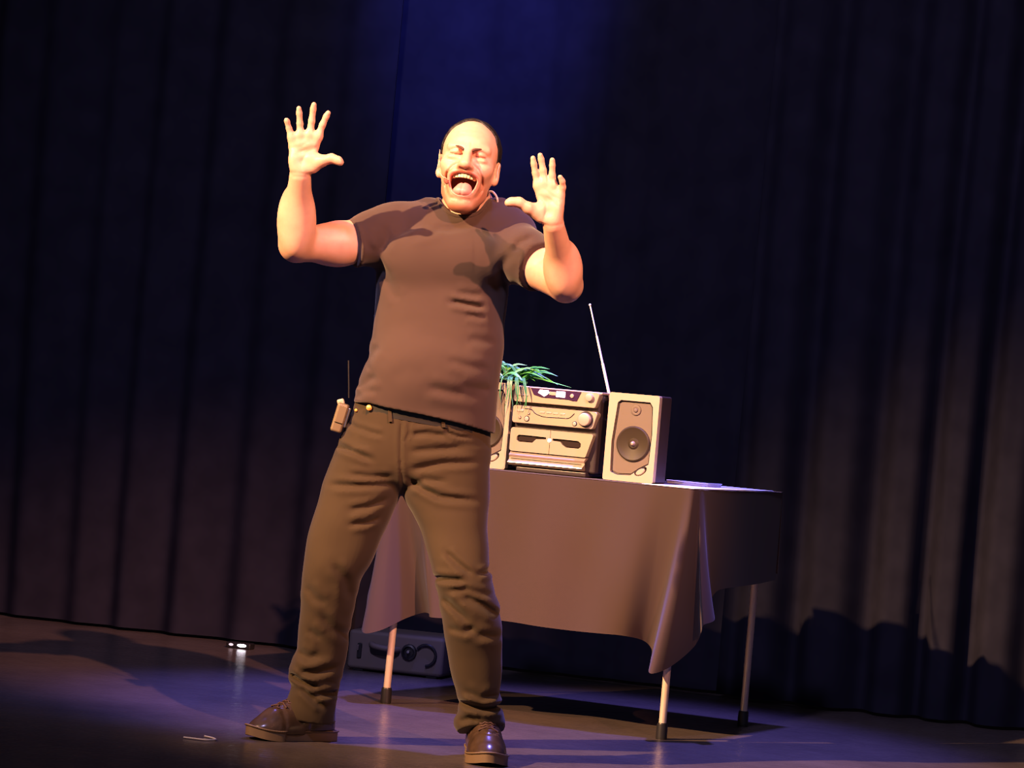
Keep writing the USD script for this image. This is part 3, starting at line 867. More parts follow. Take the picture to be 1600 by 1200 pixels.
def mouth_k(x, z):
    dz = z - MC[1]
    w = 0.0365 * (1 - 0.22 * np.clip(-dz / 0.04, 0, 1.1))
    up = (np.abs(x / w) ** 2.6 + np.abs(dz / 0.0195) ** 2.6) ** (1 / 2.6)
    dn = (np.abs(x / w) ** 2.7 + np.abs(dz / 0.0400) ** 2.7) ** (1 / 2.7)
    return np.where(dz > 0, up, dn)


def mouth_cut(P):
    L = head_local(P)
    k = mouth_k(L[:, 0], L[:, 2])
    d = (k - 1) * 0.029
    back = np.abs(L[:, 1] + 0.075) - 0.045
    return np.maximum(d, back)


def lip_ring(P):
    L = head_local(P)
    k = mouth_k(L[:, 0], L[:, 2])
    yy = -0.0935 + 0.34 * (L[:, 0] ** 2) / 0.035 + 0.16 * np.clip(MC[1] - L[:, 2], 0, 1)
    return np.hypot((k - 1.10) * 0.029, L[:, 1] - yy) - 0.0058


lo, hi = HO - 0.2, HO + 0.2
body.add(lip_ring, lo, hi, 0.012)
body.add(mouth_cut, lo, hi, 0.004, '-')


def face_creases(P):
    L = head_local(P)
    front = np.clip((-0.02 - L[:, 1]) / 0.03, 0, 1)
    xz = L[:, [0, 2]]
    e = np.zeros(len(P))
    for s in (-1, 1):
        for line, amp, w in (([(s * .020, -.018), (s * .034, -.027), (s * .0485, -.048), (s * .050, -.076), (s * .041, -.100)], 0.0068, 0.0033),   # fold beside nose and mouth
                             ([(s * .014, .0105), (s * .029, .0060), (s * .048, .0085)], 0.0050, 0.0021),                                        # shut lids
                             ([(s * .014, .018), (s * .024, .0225), (s * .040, .0215), (s * .052, .014)], 0.0042, 0.0030),                      # under the brow
                             ([(s * .050, .010), (s * .062, .012)], 0.0016, 0.0016), ([(s * .049, .004), (s * .061, .001)], 0.0016, 0.0016),
                             ([(s * .006, .044), (s * .0065, .026)], 0.0022, 0.0020)):
            d, _, al = seg_dist(xz, line)
            e += amp * np.exp(-(d / w) ** 2) * (0.25 + 0.75 * np.sin(np.pi * np.clip(al * 0.86 + 0.07, 0, 1)))
    for zz in (0.062, 0.076):
        d, _, al = seg_dist(xz, [(-0.045, zz), (0, zz + 0.005), (0.045, zz)])
        e += 0.0008 * np.exp(-(d / 0.003) ** 2)
    d, _, _ = seg_dist(xz, [(-0.022, -0.113), (0, -0.116), (0.022, -0.113)])
    e += 0.0028 * np.exp(-(d / 0.005) ** 2)
    return e * front


body.add(face_creases, lo, hi, op='d', pad=0)
# ears
for s in (-1, 1):
    a = math.radians(18)
    E = np.array([[math.cos(a), s * math.sin(a), 0], [-s * math.sin(a), math.cos(a), 0], [0, 0, 1]]) @ HM.T
    body.ball(hp(s * 0.0805, 0.006, -0.014), (0.0075, 0.019, 0.033), 0.006, '+', E)
    body.ball(hp(s * 0.0885, -0.004, -0.012), (0.0055, 0.010, 0.018), 0.005, '-', E)
    hball((s * 0.077, -0.004, -0.040), (0.007, 0.009, 0.011), 0.006)
# --- neck and the trunk under the clothes
neck0 = q(724, 346, 0.045)
body.bone(neck0, hp(0, 0.046, -0.05), 0.064, 0.058, 0.02)
body.bone(q(690, 352, 0.05), q(722, 318, 0.05), 0.030, 0.045, 0.03)
body.bone(q(775, 352, 0.05), q(745, 318, 0.05), 0.030, 0.045, 0.03)
hball((0, -0.006, -0.108), (0.030, 0.040, 0.018), 0.02)
body.loft(rows([(345, 640, 800, 0.03, 0.06), (380, 605, 785, 0.03, 0.08), (450, 604, 765, 0.02, 0.09), (560, 596, 762, 0.0, 0.10), (640, 572, 752, 0.0, 0.10), (700, 560, 745, 0.0, 0.09), (740, 560, 735, 0.0, 0.08)]), 2.3, 0.04)
LK, LA = q(526, 870, -0.02), q(487, 1085, 0.045)
RK, RA = q(722, 900, -0.095), q(752, 1120, -0.05)
body.chain([q(590, 730, 0.0), LK, LA], [0.075, 0.052, 0.034], 0.02)
body.chain([q(706, 740, -0.01), RK, RA], [0.075, 0.048, 0.034], 0.02)

# --- arms: shoulder, elbow, wrist
SH_L, EL_L, WR_L = q(612, 372, 0.02), q(463, 383, -0.14), q(469, 276, -0.255)
SH_R, EL_R, WR_R = q(800, 385, 0.02), q(884, 446, -0.20), q(865, 352, -0.375)
body.bone(SH_L, SH_L * 0.45 + EL_L * 0.55, 0.062, 0.057, 0.03)
body.bone(SH_L * 0.45 + EL_L * 0.55, EL_L, 0.057, 0.046, 0.006)
body.ball(SH_L * 0.42 + EL_L * 0.58 + np.array([0, 0, -0.012]), (0.075, 0.05, 0.052), 0.03)
body.bone(EL_L, WR_L, 0.0455, 0.0295, 0.012)
body.ball(EL_L * 0.62 + WR_L * 0.38 + np.array([-0.005, 0, 0]), (0.046, 0.043, 0.095), 0.04)
body.bone(SH_R, SH_R * 0.4 + EL_R * 0.6, 0.064, 0.058, 0.03)
body.bone(SH_R * 0.4 + EL_R * 0.6, EL_R, 0.058, 0.0455, 0.006)
body.bone(EL_R, WR_R, 0.0450, 0.0285, 0.012)
body.ball(EL_R * 0.70 + WR_R * 0.30 + np.array([0.003, 0, 0]), (0.046, 0.044, 0.075), 0.04)


# --- hands: palm to the viewer; each finger is its own chain with knuckle bends
def finger(pts, y0, dy, r0, r1, k=0.006):
    P = [q(u, v, y0 + d) for (u, v), d in zip(pts, dy)]
    R = np.linspace(r0, r1, len(P))
    body.chain(P, list(R), k)
    return P


def hand(wr, spec, thumb, heel, thenar, hypo, y0, thn=0.0115):
    knuckles = []
    for pts, dy, r0, r1 in spec:
        finger(pts, y0, dy, r0, r1, 0.005)
        knuckles.append(q(*pts[0], y0 + dy[0]))
    for kx in knuckles:
        body.bone(wr + (kx - wr) * 0.12, kx, 0.0150, 0.0105, 0.016)
    for a, b in zip(knuckles[:-1], knuckles[1:]):
        body.bone(a * 0.75 + wr * 0.25, b * 0.75 + wr * 0.25, thn, thn, 0.016)
        body.bone(a * 0.45 + wr * 0.55, b * 0.45 + wr * 0.55, thn + 0.002, thn + 0.002, 0.016)
    pts, dy, r0, r1 = thumb
    finger(pts, y0, dy, r0, r1, 0.010)
    for (c, r) in (heel, thenar, hypo):
        body.ball(q(*c, y0 - 0.008), r, 0.014)


YL = WR_L[1] - 0.012
hand(WR_L, [([(456.5, 216), (451.5, 201), (448.8, 190), (447.5, 187.5)], (0, -.004, -.010, -.013), .0088, .0066),
            ([(469.5, 212), (468.6, 193), (467.6, 177), (467.0, 169.5)], (0, -.003, -.008, -.012), .0096, .0072),
            ([(484.0, 211), (487.0, 189), (489.5, 170), (490.6, 163.5)], (0, -.003, -.008, -.012), .0100, .0074),
            ([(497.0, 214), (504.0, 195), (509.8, 182), (512.8, 176.5)], (0, -.003, -.008, -.012), .0098, .0073)],
     ([(490, 262), (505, 251), (518, 247.5), (528.5, 251), (532, 254)], (-.006, -.016, -.020, -.024, -.025), .0150, .0088),
     ((471, 264), (.028, .013, .016)), ((491, 249), (.021, .014, .019)), ((459, 250), (.014, .013, .024)), YL)
YR = WR_R[1] - 0.012
hand(WR_R, [([(840.5, 291), (836.5, 271), (834.0, 256), (832.8, 247)], (0, -.003, -.008, -.012), .0095, .0070),
            ([(851.0, 287), (848.5, 266), (845.5, 249), (844.0, 242.5)], (0, -.003, -.008, -.012), .0100, .0073),
            ([(864.5, 292), (862.8, 274), (863.0, 258), (863.0, 250)], (0, -.004, -.010, -.014), .0098, .0072),
            ([(875.0, 307), (879.5, 293), (878.6, 283), (875.2, 276.5)], (0, -.010, -.020, -.026), .0092, .0068)],
     ([(843, 338), (826, 325), (811, 316), (799, 315.5), (793.5, 317)], (-.006, -.018, -.024, -.026, -.026), .0160, .0090),
     ((860, 343), (.026, .013, .015)), ((842, 327), (.021, .014, .018)), ((871, 326), (.013, .013, .024)), YR)


def hand_creases(y0, lines, mid):
    def f(P):
        s = F_PX / (DIST + y0)
        uv = np.stack([800 + P[:, 0] * s, 600 - P[:, 2] * s], 1)
        e = np.zeros(len(P))
        for line, amp, w in lines:
            d, _, _ = seg_dist(uv, line)
            e += amp * np.exp(-(d / w) ** 2)
        return e * (P[:, 1] < y0)
    c = q(*mid, y0)
    body.add(f, c - 0.14, c + 0.14, op='d', pad=0)


hand_creases(YL, [([(453, 271), (465, 270.5), (487, 274)], 0.0010, 2.0), ([(458, 276), (478, 277)], 0.0009, 1.7), ([(494, 232), (480, 238), (473, 252), (472, 264)], 0.0012, 2.3),
                  ([(496, 229), (480, 233), (462, 242)], 0.0011, 2.2), ([(453, 232), (470, 230), (482, 222)], 0.0011, 2.2), ([(452, 203), (447, 203)], 0.0006, 1.4)], (478, 235))
hand_creases(YR, [([(846, 350), (862, 354), (880, 350)], 0.0010, 2.0), ([(846, 307), (854, 318), (853, 334), (850, 344)], 0.0012, 2.3),
                  ([(843, 306), (858, 311), (870, 322)], 0.0011, 2.2), ([(876, 314), (862, 306), (852, 297)], 0.0011, 2.2)], (858, 310))

lo_b = np.array([q(425, 700, -0.2)[0], -0.52, q(600, 1135, 0)[2]])
hi_b = np.array([q(925, 600, -0.2)[0], 0.19, q(600, 145, -0.3)[2]])
VB, FB = surface_nets(body, lo_b, hi_b, 0.0028)
VB, FB = relax(VB, FB, body, 1)
L = head_local(VB)
tint = np.ones((len(VB), 3))
near_head = (np.linalg.norm(L - [0, 0, -0.02], axis=1) < 0.17) & (L[:, 1] < 0.03)
x, y, z = L.T
mk = mouth_k(x, z)


def sm(a, b, t):
    t = np.clip((t - a) / (b - a), 0, 1)
    return t * t * (3 - 2 * t)


beard = sm(-0.055, -0.085, z) * sm(0.030, 0.050, np.abs(x) + 0.25 * np.clip(-0.10 - z, 0, 1)) * 0.75       # jaw line
beard = np.maximum(beard, sm(-0.120, -0.138, z) * 0.9)                                                   # under the chin
beard = np.maximum(beard, 0.55 * np.exp(-((mk - 1.45) / 0.16) ** 2) * (np.abs(x) > 0.012 - 0.02 * (z > -0.07)))   # round the mouth
beard = np.maximum(beard, 0.6 * np.exp(-(x / 0.012) ** 2 - ((z + 0.117) / 0.007) ** 2))
beard *= near_head * sm(0.0, -0.03, y + 0.0) * (z > -0.16)
beard *= 1 - sm(1.34, 1.20, mk) * (z < 0)
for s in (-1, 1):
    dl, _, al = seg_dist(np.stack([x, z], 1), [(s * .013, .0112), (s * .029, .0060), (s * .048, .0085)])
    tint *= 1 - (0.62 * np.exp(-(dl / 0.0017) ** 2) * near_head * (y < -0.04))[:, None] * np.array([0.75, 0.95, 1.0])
tint *= 1 - beard[:, None] * np.array([0.42, 0.62, 0.70])
lips = near_head * (y < -0.05) * sm(1.26, 1.16, mk) * sm(0.95, 1.02, mk)
tint = tint * (1 - lips[:, None]) + lips[:, None] * np.array([0.95, 0.56, 0.60])
inside = near_head * (y < -0.02) * (mk < 0.995) * (np.abs(x) < 0.04)
tint = np.where(inside[:, None] > 0, np.array([0.22, 0.06, 0.07]), tint)
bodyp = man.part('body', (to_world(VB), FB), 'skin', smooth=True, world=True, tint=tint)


def hpart(name, v, f, material, parent=None, **kw):
    return man.part(name, (to_world(np.asarray(v)), f), material, parent=parent, world=True, **kw)


def head_mesh(m):
    return HO + np.asarray(m.vertices) @ HM.T, np.asarray(m.faces)


# upper and lower teeth, tongue
def tooth_row(zc, hgt, half, y0, curvature, n, flip):
    out = []
    for i in range(n):
        t = (i + 0.5) / n * 2 - 1
        w = 2 * half / n
        b = rbox((-w * 0.515, -0.0035, -hgt / 2), (w * 0.515, 0.0035, hgt / 2), 0.0018, 2)
        out.append(b.rotate((0, 0, math.degrees(t * 0.9))).translate((t * half, y0 + curvature * t * t, zc + flip * 0.0022 * t * t)))
    return cat(*out)


tr = tooth_row(-0.0480, 0.0165, 0.0320, -0.0900, 0.021, 8, -1)
hpart('teeth', *head_mesh(tr), 'teeth', smooth=40)
tg = Field()
tg.ball((0.001, -0.076, -0.0930), (0.0265, 0.026, 0.0170), 0.01)
tg.ball((0.004, -0.066, -0.079), (0.0200, 0.022, 0.014), 0.012)
tg.add(lambda P: 0.002 * np.exp(-(P[:, 0] / 0.003) ** 2), (-0.05, -0.12, -0.13), (0.05, -0.02, -0.06), op='d', pad=0)
tv, tf = surface_nets(tg, (-0.045, -0.115, -0.13), (0.045, -0.02, -0.06), 0.0022)
hpart('tongue', HO + tv @ HM.T, tf, 'tongue', smooth=True)
for s in (-1, 1):
    pts = curve([(s * 0.0115, -0.1015, 0.0185), (s * 0.023, -0.0955, 0.0255), (s * 0.039, -0.0865, 0.0285), (s * 0.052, -0.0745, 0.0225)], 6)
    eb = tube(pts, np.interp(np.linspace(0, 1, len(pts)), [0, .3, 1], [.0038, .0036, .0016]), 8)
    hpart('eyebrow', *head_mesh(eb), 'brow', smooth=True)

# hair: a close-cropped cap over the skull, high at the forehead, down to sideburns and nape
hair = Field()


def hair_f(P):
    P = P - [0, 0, 0.008]
    k = []
    for c, r in (((0, 0.022, 0.031), (0.0855, 0.107, 0.0895)), ((0, -0.026, 0.022), (0.0735, 0.066, 0.0875))):
        qq = (P - c) / np.array(r)
        k0 = np.linalg.norm(qq, axis=1)
        k1 = np.linalg.norm(qq / np.array(r), axis=1)
        k.append(k0 * (k0 - 1) / np.maximum(k1, 1e-9))
    h = np.maximum(0.03 - np.abs(k[0] - k[1]), 0) / 0.03
    d = np.minimum(*k) - h * h * 0.0075
    X, Y, Z = P.T
    # hairline: y at which hair starts, by height
    line = np.interp(Z + 0.06 * np.abs(X), [-0.03, 0.0, 0.03, 0.062, 0.085, 0.105, 0.112, 0.125], [0.000, -0.014, -0.031, -0.048, -0.047, -0.050, -0.060, -0.074])
    line = line + 0.004 * np.sin(np.abs(X) * 120 + 0.5) + 0.007 * meshkit.noise(P * 75)
    cut = (line - Y) * 0.8
    low = np.interp(Y, [-0.02, 0.0, 0.02, 0.10], [-0.026, -0.028, -0.045, -0.085])
    side = (low - Z)
    ear = 0.030 - np.hypot((Y - 0.006) / 0.75, (Z + 0.006)) if True else 0
    ear = np.where(np.abs(X) > 0.05, np.hypot((Y - 0.008) / 0.8, Z + 0.010), 1) 
    d = d + 0.0016 * meshkit.noise(P * 190) + 0.0022 * meshkit.noise(P * 60)
    return np.maximum(np.maximum(d, cut), np.maximum(side, 0.031 - ear))


hair.add(hair_f, (-0.1, -0.11, -0.1), (0.1, 0.14, 0.145), 0.01)
hv, hf = surface_nets(hair, (-0.1, -0.11, -0.1), (0.1, 0.14, 0.145), 0.003)
hv, hf = relax(hv, hf, None, 1)
hpart('hair', HO + hv @ HM.T, hf, 'hair', smooth=True)

# --- t-shirt
def folds(strokes, y0, front=0.0):
    """Creases that follow the strokes (pixels, depth, width px): a groove with a soft ridge on its upper side, on the front of the garment."""
    s = F_PX / (DIST + y0)
    prep = [(np.array(l, float), a, w) for l, a, w in strokes]
    def f(P):
        uv = np.stack([800 + P[:, 0] * s, 600 - P[:, 2] * s], 1)
        e = np.zeros(len(P))
        for l, a, w in prep:
            lo, hi = l.min(0) - 5 * w, l.max(0) + 5 * w
            i = np.flatnonzero(((uv > lo) & (uv < hi)).all(1))
            if len(i):
                d, sd, al = seg_dist(uv[i], l)
                fade = np.clip(np.minimum(al, 1 - al) * 5 + 0.12, 0, 1)
                e[i] += a * fade * (np.exp(-(d / w) ** 2) - 0.55 * np.exp(-((d - 1.9 * w) / (1.2 * w)) ** 2))
        return e * np.clip((front - P[:, 1]) / 0.03 + 0.4, 0, 1)
    return f


shirt = Field()
shirt.loft(rows([(316, 668, 786, 0.04, 0.055), (330, 632, 806, 0.035, 0.085), (352, 606, 818, 0.03, 0.108), (385, 592, 806, 0.02, 0.122), (420, 588, 798, 0.015, 0.130), (460, 586, 794, 0.01, 0.134), (500, 584, 790, 0.0, 0.136),
                 (545, 577, 788, -0.005, 0.142), (585, 565, 782, -0.01, 0.148), (615, 555, 778, -0.01, 0.148), (645, 549, 776, -0.01, 0.142), (690, 546, 774, -0.01, 0.138)]), 2.35, 0.03)
shirt.ball(q(655, 400, -0.095), (0.10, 0.035, 0.06), 0.05)
shirt.ball(q(740, 405, -0.095), (0.085, 0.035, 0.06), 0.05)
shirt.ball(q(668, 575, -0.10), (0.13, 0.062, 0.085), 0.06)
sl0, sl1 = q(618, 362, 0.025), q(545, 384, -0.085)
shirt.chain([sl0, q(585, 370, -0.02), sl1], [0.074, 0.067, 0.066], 0.04)
sr0, sr1 = q(794, 384, 0.02), q(852, 426, -0.135)
shirt.chain([sr0, q(820, 400, -0.055), sr1], [0.072, 0.070, 0.070], 0.04)
shirt.bone(q(668, 336, 0.045), q(610, 352, 0.03), 0.040, 0.050, 0.05)
shirt.bone(q(778, 336, 0.045), q(806, 362, 0.03), 0.040, 0.050, 0.05)
# collar: cut the neck hole, leave a rolled band
shirt.add(folds([([(668, 352), (700, 358), (726, 352), (742, 345)], 0.0034, 5.4), ([(640, 372), (668, 366), (690, 360)], 0.0027, 5.4), ([(701, 471), (730, 476), (757, 481)], 0.0110, 4.6), ([(727, 492), (760, 497)], 0.0041, 4.7), ([(712, 459), (752, 463)], 0.0034, 5.4),
                 ([(698, 562), (730, 572), (766, 578)], 0.0041, 6.8), ([(667, 604), (705, 613), (760, 622)], 0.0054, 8.1), ([(720, 603), (768, 610)], 0.0041, 6.8), ([(556, 606), (572, 600), (588, 586)], 0.0054, 6.8), ([(566, 566), (580, 552), (592, 540)], 0.0041, 6.8),
                 ([(552, 622), (570, 612), (590, 610)], 0.0041, 5.4), ([(600, 430), (612, 455), (624, 470)], 0.0027, 6.8), ([(803, 396), (812, 380), (834, 370)], 0.0061, 5.4), ([(790, 450), (782, 420), (798, 395)], 0.0048, 6.8), ([(596, 395), (604, 372), (600, 350)], 0.0041, 6.8),
                 ([(566, 350), (572, 372), (580, 395)], 0.0027, 5.4), ([(730, 530), (775, 536)], 0.0034, 6.8), ([(640, 520), (700, 530), (740, 545)], 0.0020, 12.2), ([(610, 590), (640, 578), (670, 585)], 0.0020, 12.2), ([(764, 432), (778, 470), (782, 520)], 0.0041, 9.5)], -0.1, 0.03),
          q(540, 700, 0) - [0, .4, 0], q(880, 300, 0) + [0, .2, 0], op='d', pad=0)
shirt.add(lambda P: 0.0022 * meshkit.noise(P * np.array([9, 9, 16])), q(520, 700, 0) - [0, .4, 0], q(880, 300, 0) + [0, .3, 0], op='d', pad=0)
big_lo, big_hi = q(500, 720, 0) - [0, .4, 0], q(900, 290, 0) + [0, .4, 0]
dL = (sl1 - sl0) / np.linalg.norm(sl1 - sl0)
shirt.half(q(553, 383, -0.075), q(537, 383, -.1) * 0 + np.array([-0.86, -0.35, -0.10]), q(480, 460, -.3), q(575, 330, .2))
shirt.half(q(838, 418, -0.118), np.array([0.55, -0.72, -0.30]), q(812, 495, -.35), q(900, 338, .2))
hem_uv = [(530, 628), (578, 630), (604, 637), (624, 641), (660, 648), (715, 661), (750, 671), (785, 683)]
hem = np.array([q(u, v, -0.1)[[0, 2]] for u, v in hem_uv])


def hem_cut(P):
    return P[:, 2] - (np.interp(P[:, 0], hem[:, 0], hem[:, 1]) + 0.05 * np.clip(P[:, 1] + 0.02, 0, 1))


shirt.add(lambda P: hem_cut(P), big_lo, big_hi, 0.004, '-', pad=0)
NC = q(724, 322, 0.035)
NN = HM @ np.array([0, 0, 1.0])
nM = np.array([[1, 0, 0], [0, 0.90, 0.43], [0, -0.43, 0.90]])
uncut, neck_hole = Field(), Field()
uncut.ops = list(shirt.ops)
neck_hole.ball(q(724, 322, 0.018), (0.0755, 0.090, 0.052), 0.006, '+', nM)
shirt.ball(q(724, 322, 0.018), (0.0755, 0.090, 0.052), 0.003, '-', nM)
VS, FS = surface_nets(shirt, big_lo, big_hi, 0.0045)
VS, FS = relax(VS, FS, None, 2)
tsh = hpart('t_shirt', VS, FS, 'shirt', smooth=True)
th = np.linspace(0, 2 * np.pi, 49)
ring = np.stack([0.0720 * np.cos(th), 0.076 * np.sin(th), np.zeros(49)], 1) @ nM
cpts = q(724, 330, 0.016) + ring * 1.1


def settle(P, field, d=0.0, it=6):
    """Moves points along the field's gradient until they lie d outside the surface."""
    P = P.copy()
    for _ in range(it):
        e = 1e-3
        g = np.stack([(field(P + o) - field(P - o)) / (2 * e) for o in np.eye(3) * e], 1)
        v = field(P) - d
        P -= g * (v / np.maximum((g ** 2).sum(1), 0.2))[:, None] * 0.8
    return P


for _ in range(14):
    cpts = settle(settle(cpts, neck_hole, 0.001, 2), uncut, -0.0015, 2)
cpts[-1] = cpts[0]
for _ in range(2):
    mid_ = (np.roll(cpts[:-1], 1, 0) + cpts[:-1] * 2 + np.roll(cpts[:-1], -1, 0)) / 4
    cpts = np.vstack([mid_, mid_[:1]])
cm = tube(cpts, 0.0062, 8)
hpart('collar', cm.vertices, cm.faces, 'shirt', parent=tsh, smooth=True)

# --- trousers
tro = Field()
tro.loft(rows([(615, 556, 770, 0.0, 0.122), (650, 547, 769, 0.0, 0.132), (690, 528, 767, 0.0, 0.132), (722, 520, 766, 0.0, 0.126), (748, 560, 706, 0.0, 0.105), (772, 616, 642, 0.0, 0.05)]), 2.4, 0.03)
tro.loft(rows([(700, 526, 636, 0.0, 0.115), (732, 512, 630, 0.0, 0.115), (766, 501, 628, -0.005, 0.112), (810, 488, 611, -0.015, 0.105), (842, 479, 596, -0.02, 0.10), (880, 474, 581, -0.025, 0.094), (911, 471, 562, -0.02, 0.086), (950, 469, 554, -0.005, 0.082),
               (984, 465, 547, 0.01, 0.08), (1010, 464, 545, 0.02, 0.078), (1030, 456, 541, 0.025, 0.078), (1055, 450, 536, 0.03, 0.078), (1068, 455, 532, 0.035, 0.076), (1090, 449, 527, 0.035, 0.078), (1112, 443, 525, 0.035, 0.08), (1138, 446, 526, 0.045, 0.080)]), 2.3, 0.010)
tro.loft(rows([(700, 620, 767, 0.0, 0.115), (732, 626, 766, -0.01, 0.115), (772, 629, 766, -0.02, 0.112), (804, 645, 763, -0.04, 0.105), (829, 657, 762, -0.055, 0.10), (857, 665, 764, -0.075, 0.096), (889, 675, 766, -0.095, 0.092), (924, 683, 773, -0.105, 0.088),
               (956, 689, 782, -0.105, 0.084), (990, 693, 785, -0.10, 0.082), (1030, 700, 785, -0.08, 0.08), (1060, 706, 784, -0.068, 0.08), (1090, 714, 782, -0.058, 0.078), (1108, 716, 784, -0.052, 0.074), (1127, 708, 790, -0.050, 0.076), (1148, 719, 788, -0.048, 0.072)]), 2.3, 0.010)
tro.add(folds([([(525, 697), (552, 706), (584, 719)], .007, 4.5), ([(513, 758), (560, 759), (617, 756)], .007, 5), ([(544, 741), (580, 745), (616, 745)], .006, 4.5), ([(544, 797), (575, 792), (607, 779)], .007, 5), ([(544, 820), (572, 817), (594, 808)], .007, 4.5),
               ([(558, 668), (580, 676), (600, 680)], .004, 4), ([(543, 660), (560, 672)], .004, 4),
               ([(642, 679), (668, 677), (700, 681)], .006, 4.5), ([(640, 705), (680, 702), (725, 699)], .005, 5), ([(640, 733), (690, 724), (748, 722)], .007, 5), ([(634, 745), (660, 763), (687, 776), (748, 783)], .009, 5), ([(634, 765), (662, 750), (700, 752)], .005, 5),
               ([(696, 860), (715, 878), (740, 897)], .008, 5), ([(676, 902), (700, 903), (728, 905)], .010, 5), ([(692, 930), (715, 952), (740, 975)], .010, 6), ([(722, 926), (750, 940), (780, 962)], .011, 6), ([(700, 978), (725, 985), (745, 975)], .006, 5),
               ([(745, 895), (765, 892), (770, 880)], .007, 4), ([(700, 920), (730, 918), (770, 930)], .007, 5), ([(712, 968), (750, 990), (782, 992)], .007, 6),
               ([(716, 1097), (738, 1102), (757, 1106), (792, 1105)], .017, 5), ([(724, 1075), (750, 1092), (780, 1082)], .006, 6), ([(716, 1128), (735, 1122), (748, 1126)], .008, 5),
               ([(448, 1057), (468, 1067), (496, 1079)], .015, 4.5), ([(466, 1076), (484, 1092), (504, 1110)], .010, 5), ([(488, 1088), (506, 1089), (526, 1086)], .012, 5), ([(462, 1055), (490, 1054), (528, 1044)], .009, 6), ([(462, 1022), (480, 1030), (500, 1026)], .008, 7),
               ([(478, 915), (492, 935), (510, 945)], .005, 7), ([(520, 880), (540, 905), (545, 940)], .006, 7), ([(500, 960), (520, 985), (545, 1000)], .006, 7), ([(480, 985), (500, 1000)], .005, 6),
               ([(628, 650), (626, 690), (627, 735), (629, 765)], .004, 2.6), ([(640, 655), (641, 675), (634, 690)], .003, 2.2), ([(690, 660), (700, 676), (716, 682), (740, 684)], .005, 2.6)], -0.1, 0.03),
        (-1, -0.4, -1), (1, 0.4, 1), op='d', pad=0)
tro.add(lambda P: 0.0025 * meshkit.noise(P * np.array([10, 10, 18])), (-1, -0.4, -1), (1, 0.4, 1), op='d', pad=0)
t_lo, t_hi = q(425, 1165, 0) - [0, .3, 0], q(805, 612, 0) + [0, .25, 0]
tro.half(q(484, 1126, 0.0), (-0.20, 0.10, -1), q(425, 1180, 0) - [0, .3, 0], q(560, 1080, 0) + [0, .3, 0])
tro.half(q(752, 1133, -0.12), (0.12, -0.35, -1), q(690, 1180, 0) - [0, .35, 0], q(810, 1115, 0) + [0, .3, 0])
tro.half(q(660, 634, 0.0), (0.168, 0.0, 1), q(500, 690, 0) - [0, .3, 0], q(800, 600, 0) + [0, .3, 0])
VT, FT = surface_nets(tro, t_lo, t_hi, 0.0048)
VT, FT = relax(VT, FT, None, 2)
trp = hpart('trousers', VT, FT, 'trouser', smooth=True)


def on_front(field, uv, off=0.0, y0=-0.4):
    """Points on the front of a garment seen at the given pixels."""
    out = []
    for u, v in uv:
        ys = np.arange(y0, 0.15, 0.002)
        P = np.array([q(u, v, y) for y in ys])
        d = field(P)
        i = np.flatnonzero(d < 0)
        out.append(P[i[0]] - [0, off, 0] if len(i) else q(u, v, -0.05))
    return np.array(out)


def strap_mesh(pts, half, thick):
    """A flat band along points on the front of a garment."""
    n = len(pts)
    T = np.gradient(pts, axis=0)
    S = np.cross(T, [0, 1.0, 0])
    S /= np.linalg.norm(S, axis=1, keepdims=True)
    v = np.stack([pts - S * half, pts + S * half, pts + S * half + [0, thick, 0], pts - S * half + [0, thick, 0]], 1).reshape(-1, 3)
    f = []
    for i in range(n - 1):
        for a in range(4):
            b = (a + 1) % 4
            f += [[4 * i + a, 4 * i + b, 4 * i + 4 + b], [4 * i + a, 4 * i + 4 + b, 4 * i + 4 + a]]
    f += [[0, 1, 2], [0, 2, 3], [4 * n - 4, 4 * n - 2, 4 * n - 3], [4 * n - 4, 4 * n - 1, 4 * n - 2]]
    return v, np.array(f)


bl = on_front(tro, [(u, np.interp(u, [545, 620, 770], [638, 644, 672])) for u in np.linspace(572, 740, 22)], 0.003)
for _ in range(3):
    bl[1:-1] = (bl[:-2] + 2 * bl[1:-1] + bl[2:]) / 4
belt = hpart('belt', *strap_mesh(bl, 0.018, 0.006), 'belt', smooth=40)
for u, v in ((609, 655), (692, 664)):
    pts = on_front(tro, [(u, v - 14), (u + .5, v - 5), (u + 1, v + 4)], 0.007)
    hpart('belt_loop', *strap_mesh(pts, 0.005, 0.004), 'trouser', parent=trp, smooth=40)
for uv in ((577, 637), (556.5, 641)):
    c = on_front(tro, [uv], 0.010)[0]
    m = lathe([(0, 0.006), (0.004, 0.0055), (0.0075, 0.003), (0.0085, 0), (0, 0)][::-1], 20, 'y', c) if uv[0] > 570 else lathe([(0, 0.005), (0.003, 0.004), (0.0045, 0), (0, 0)][::-1], 14, 'y', c)
    hpart('rivet', m.vertices, m.faces, 'copper', parent=trp, label='shiny copper stud at the waistband' if uv[0] > 570 else None)

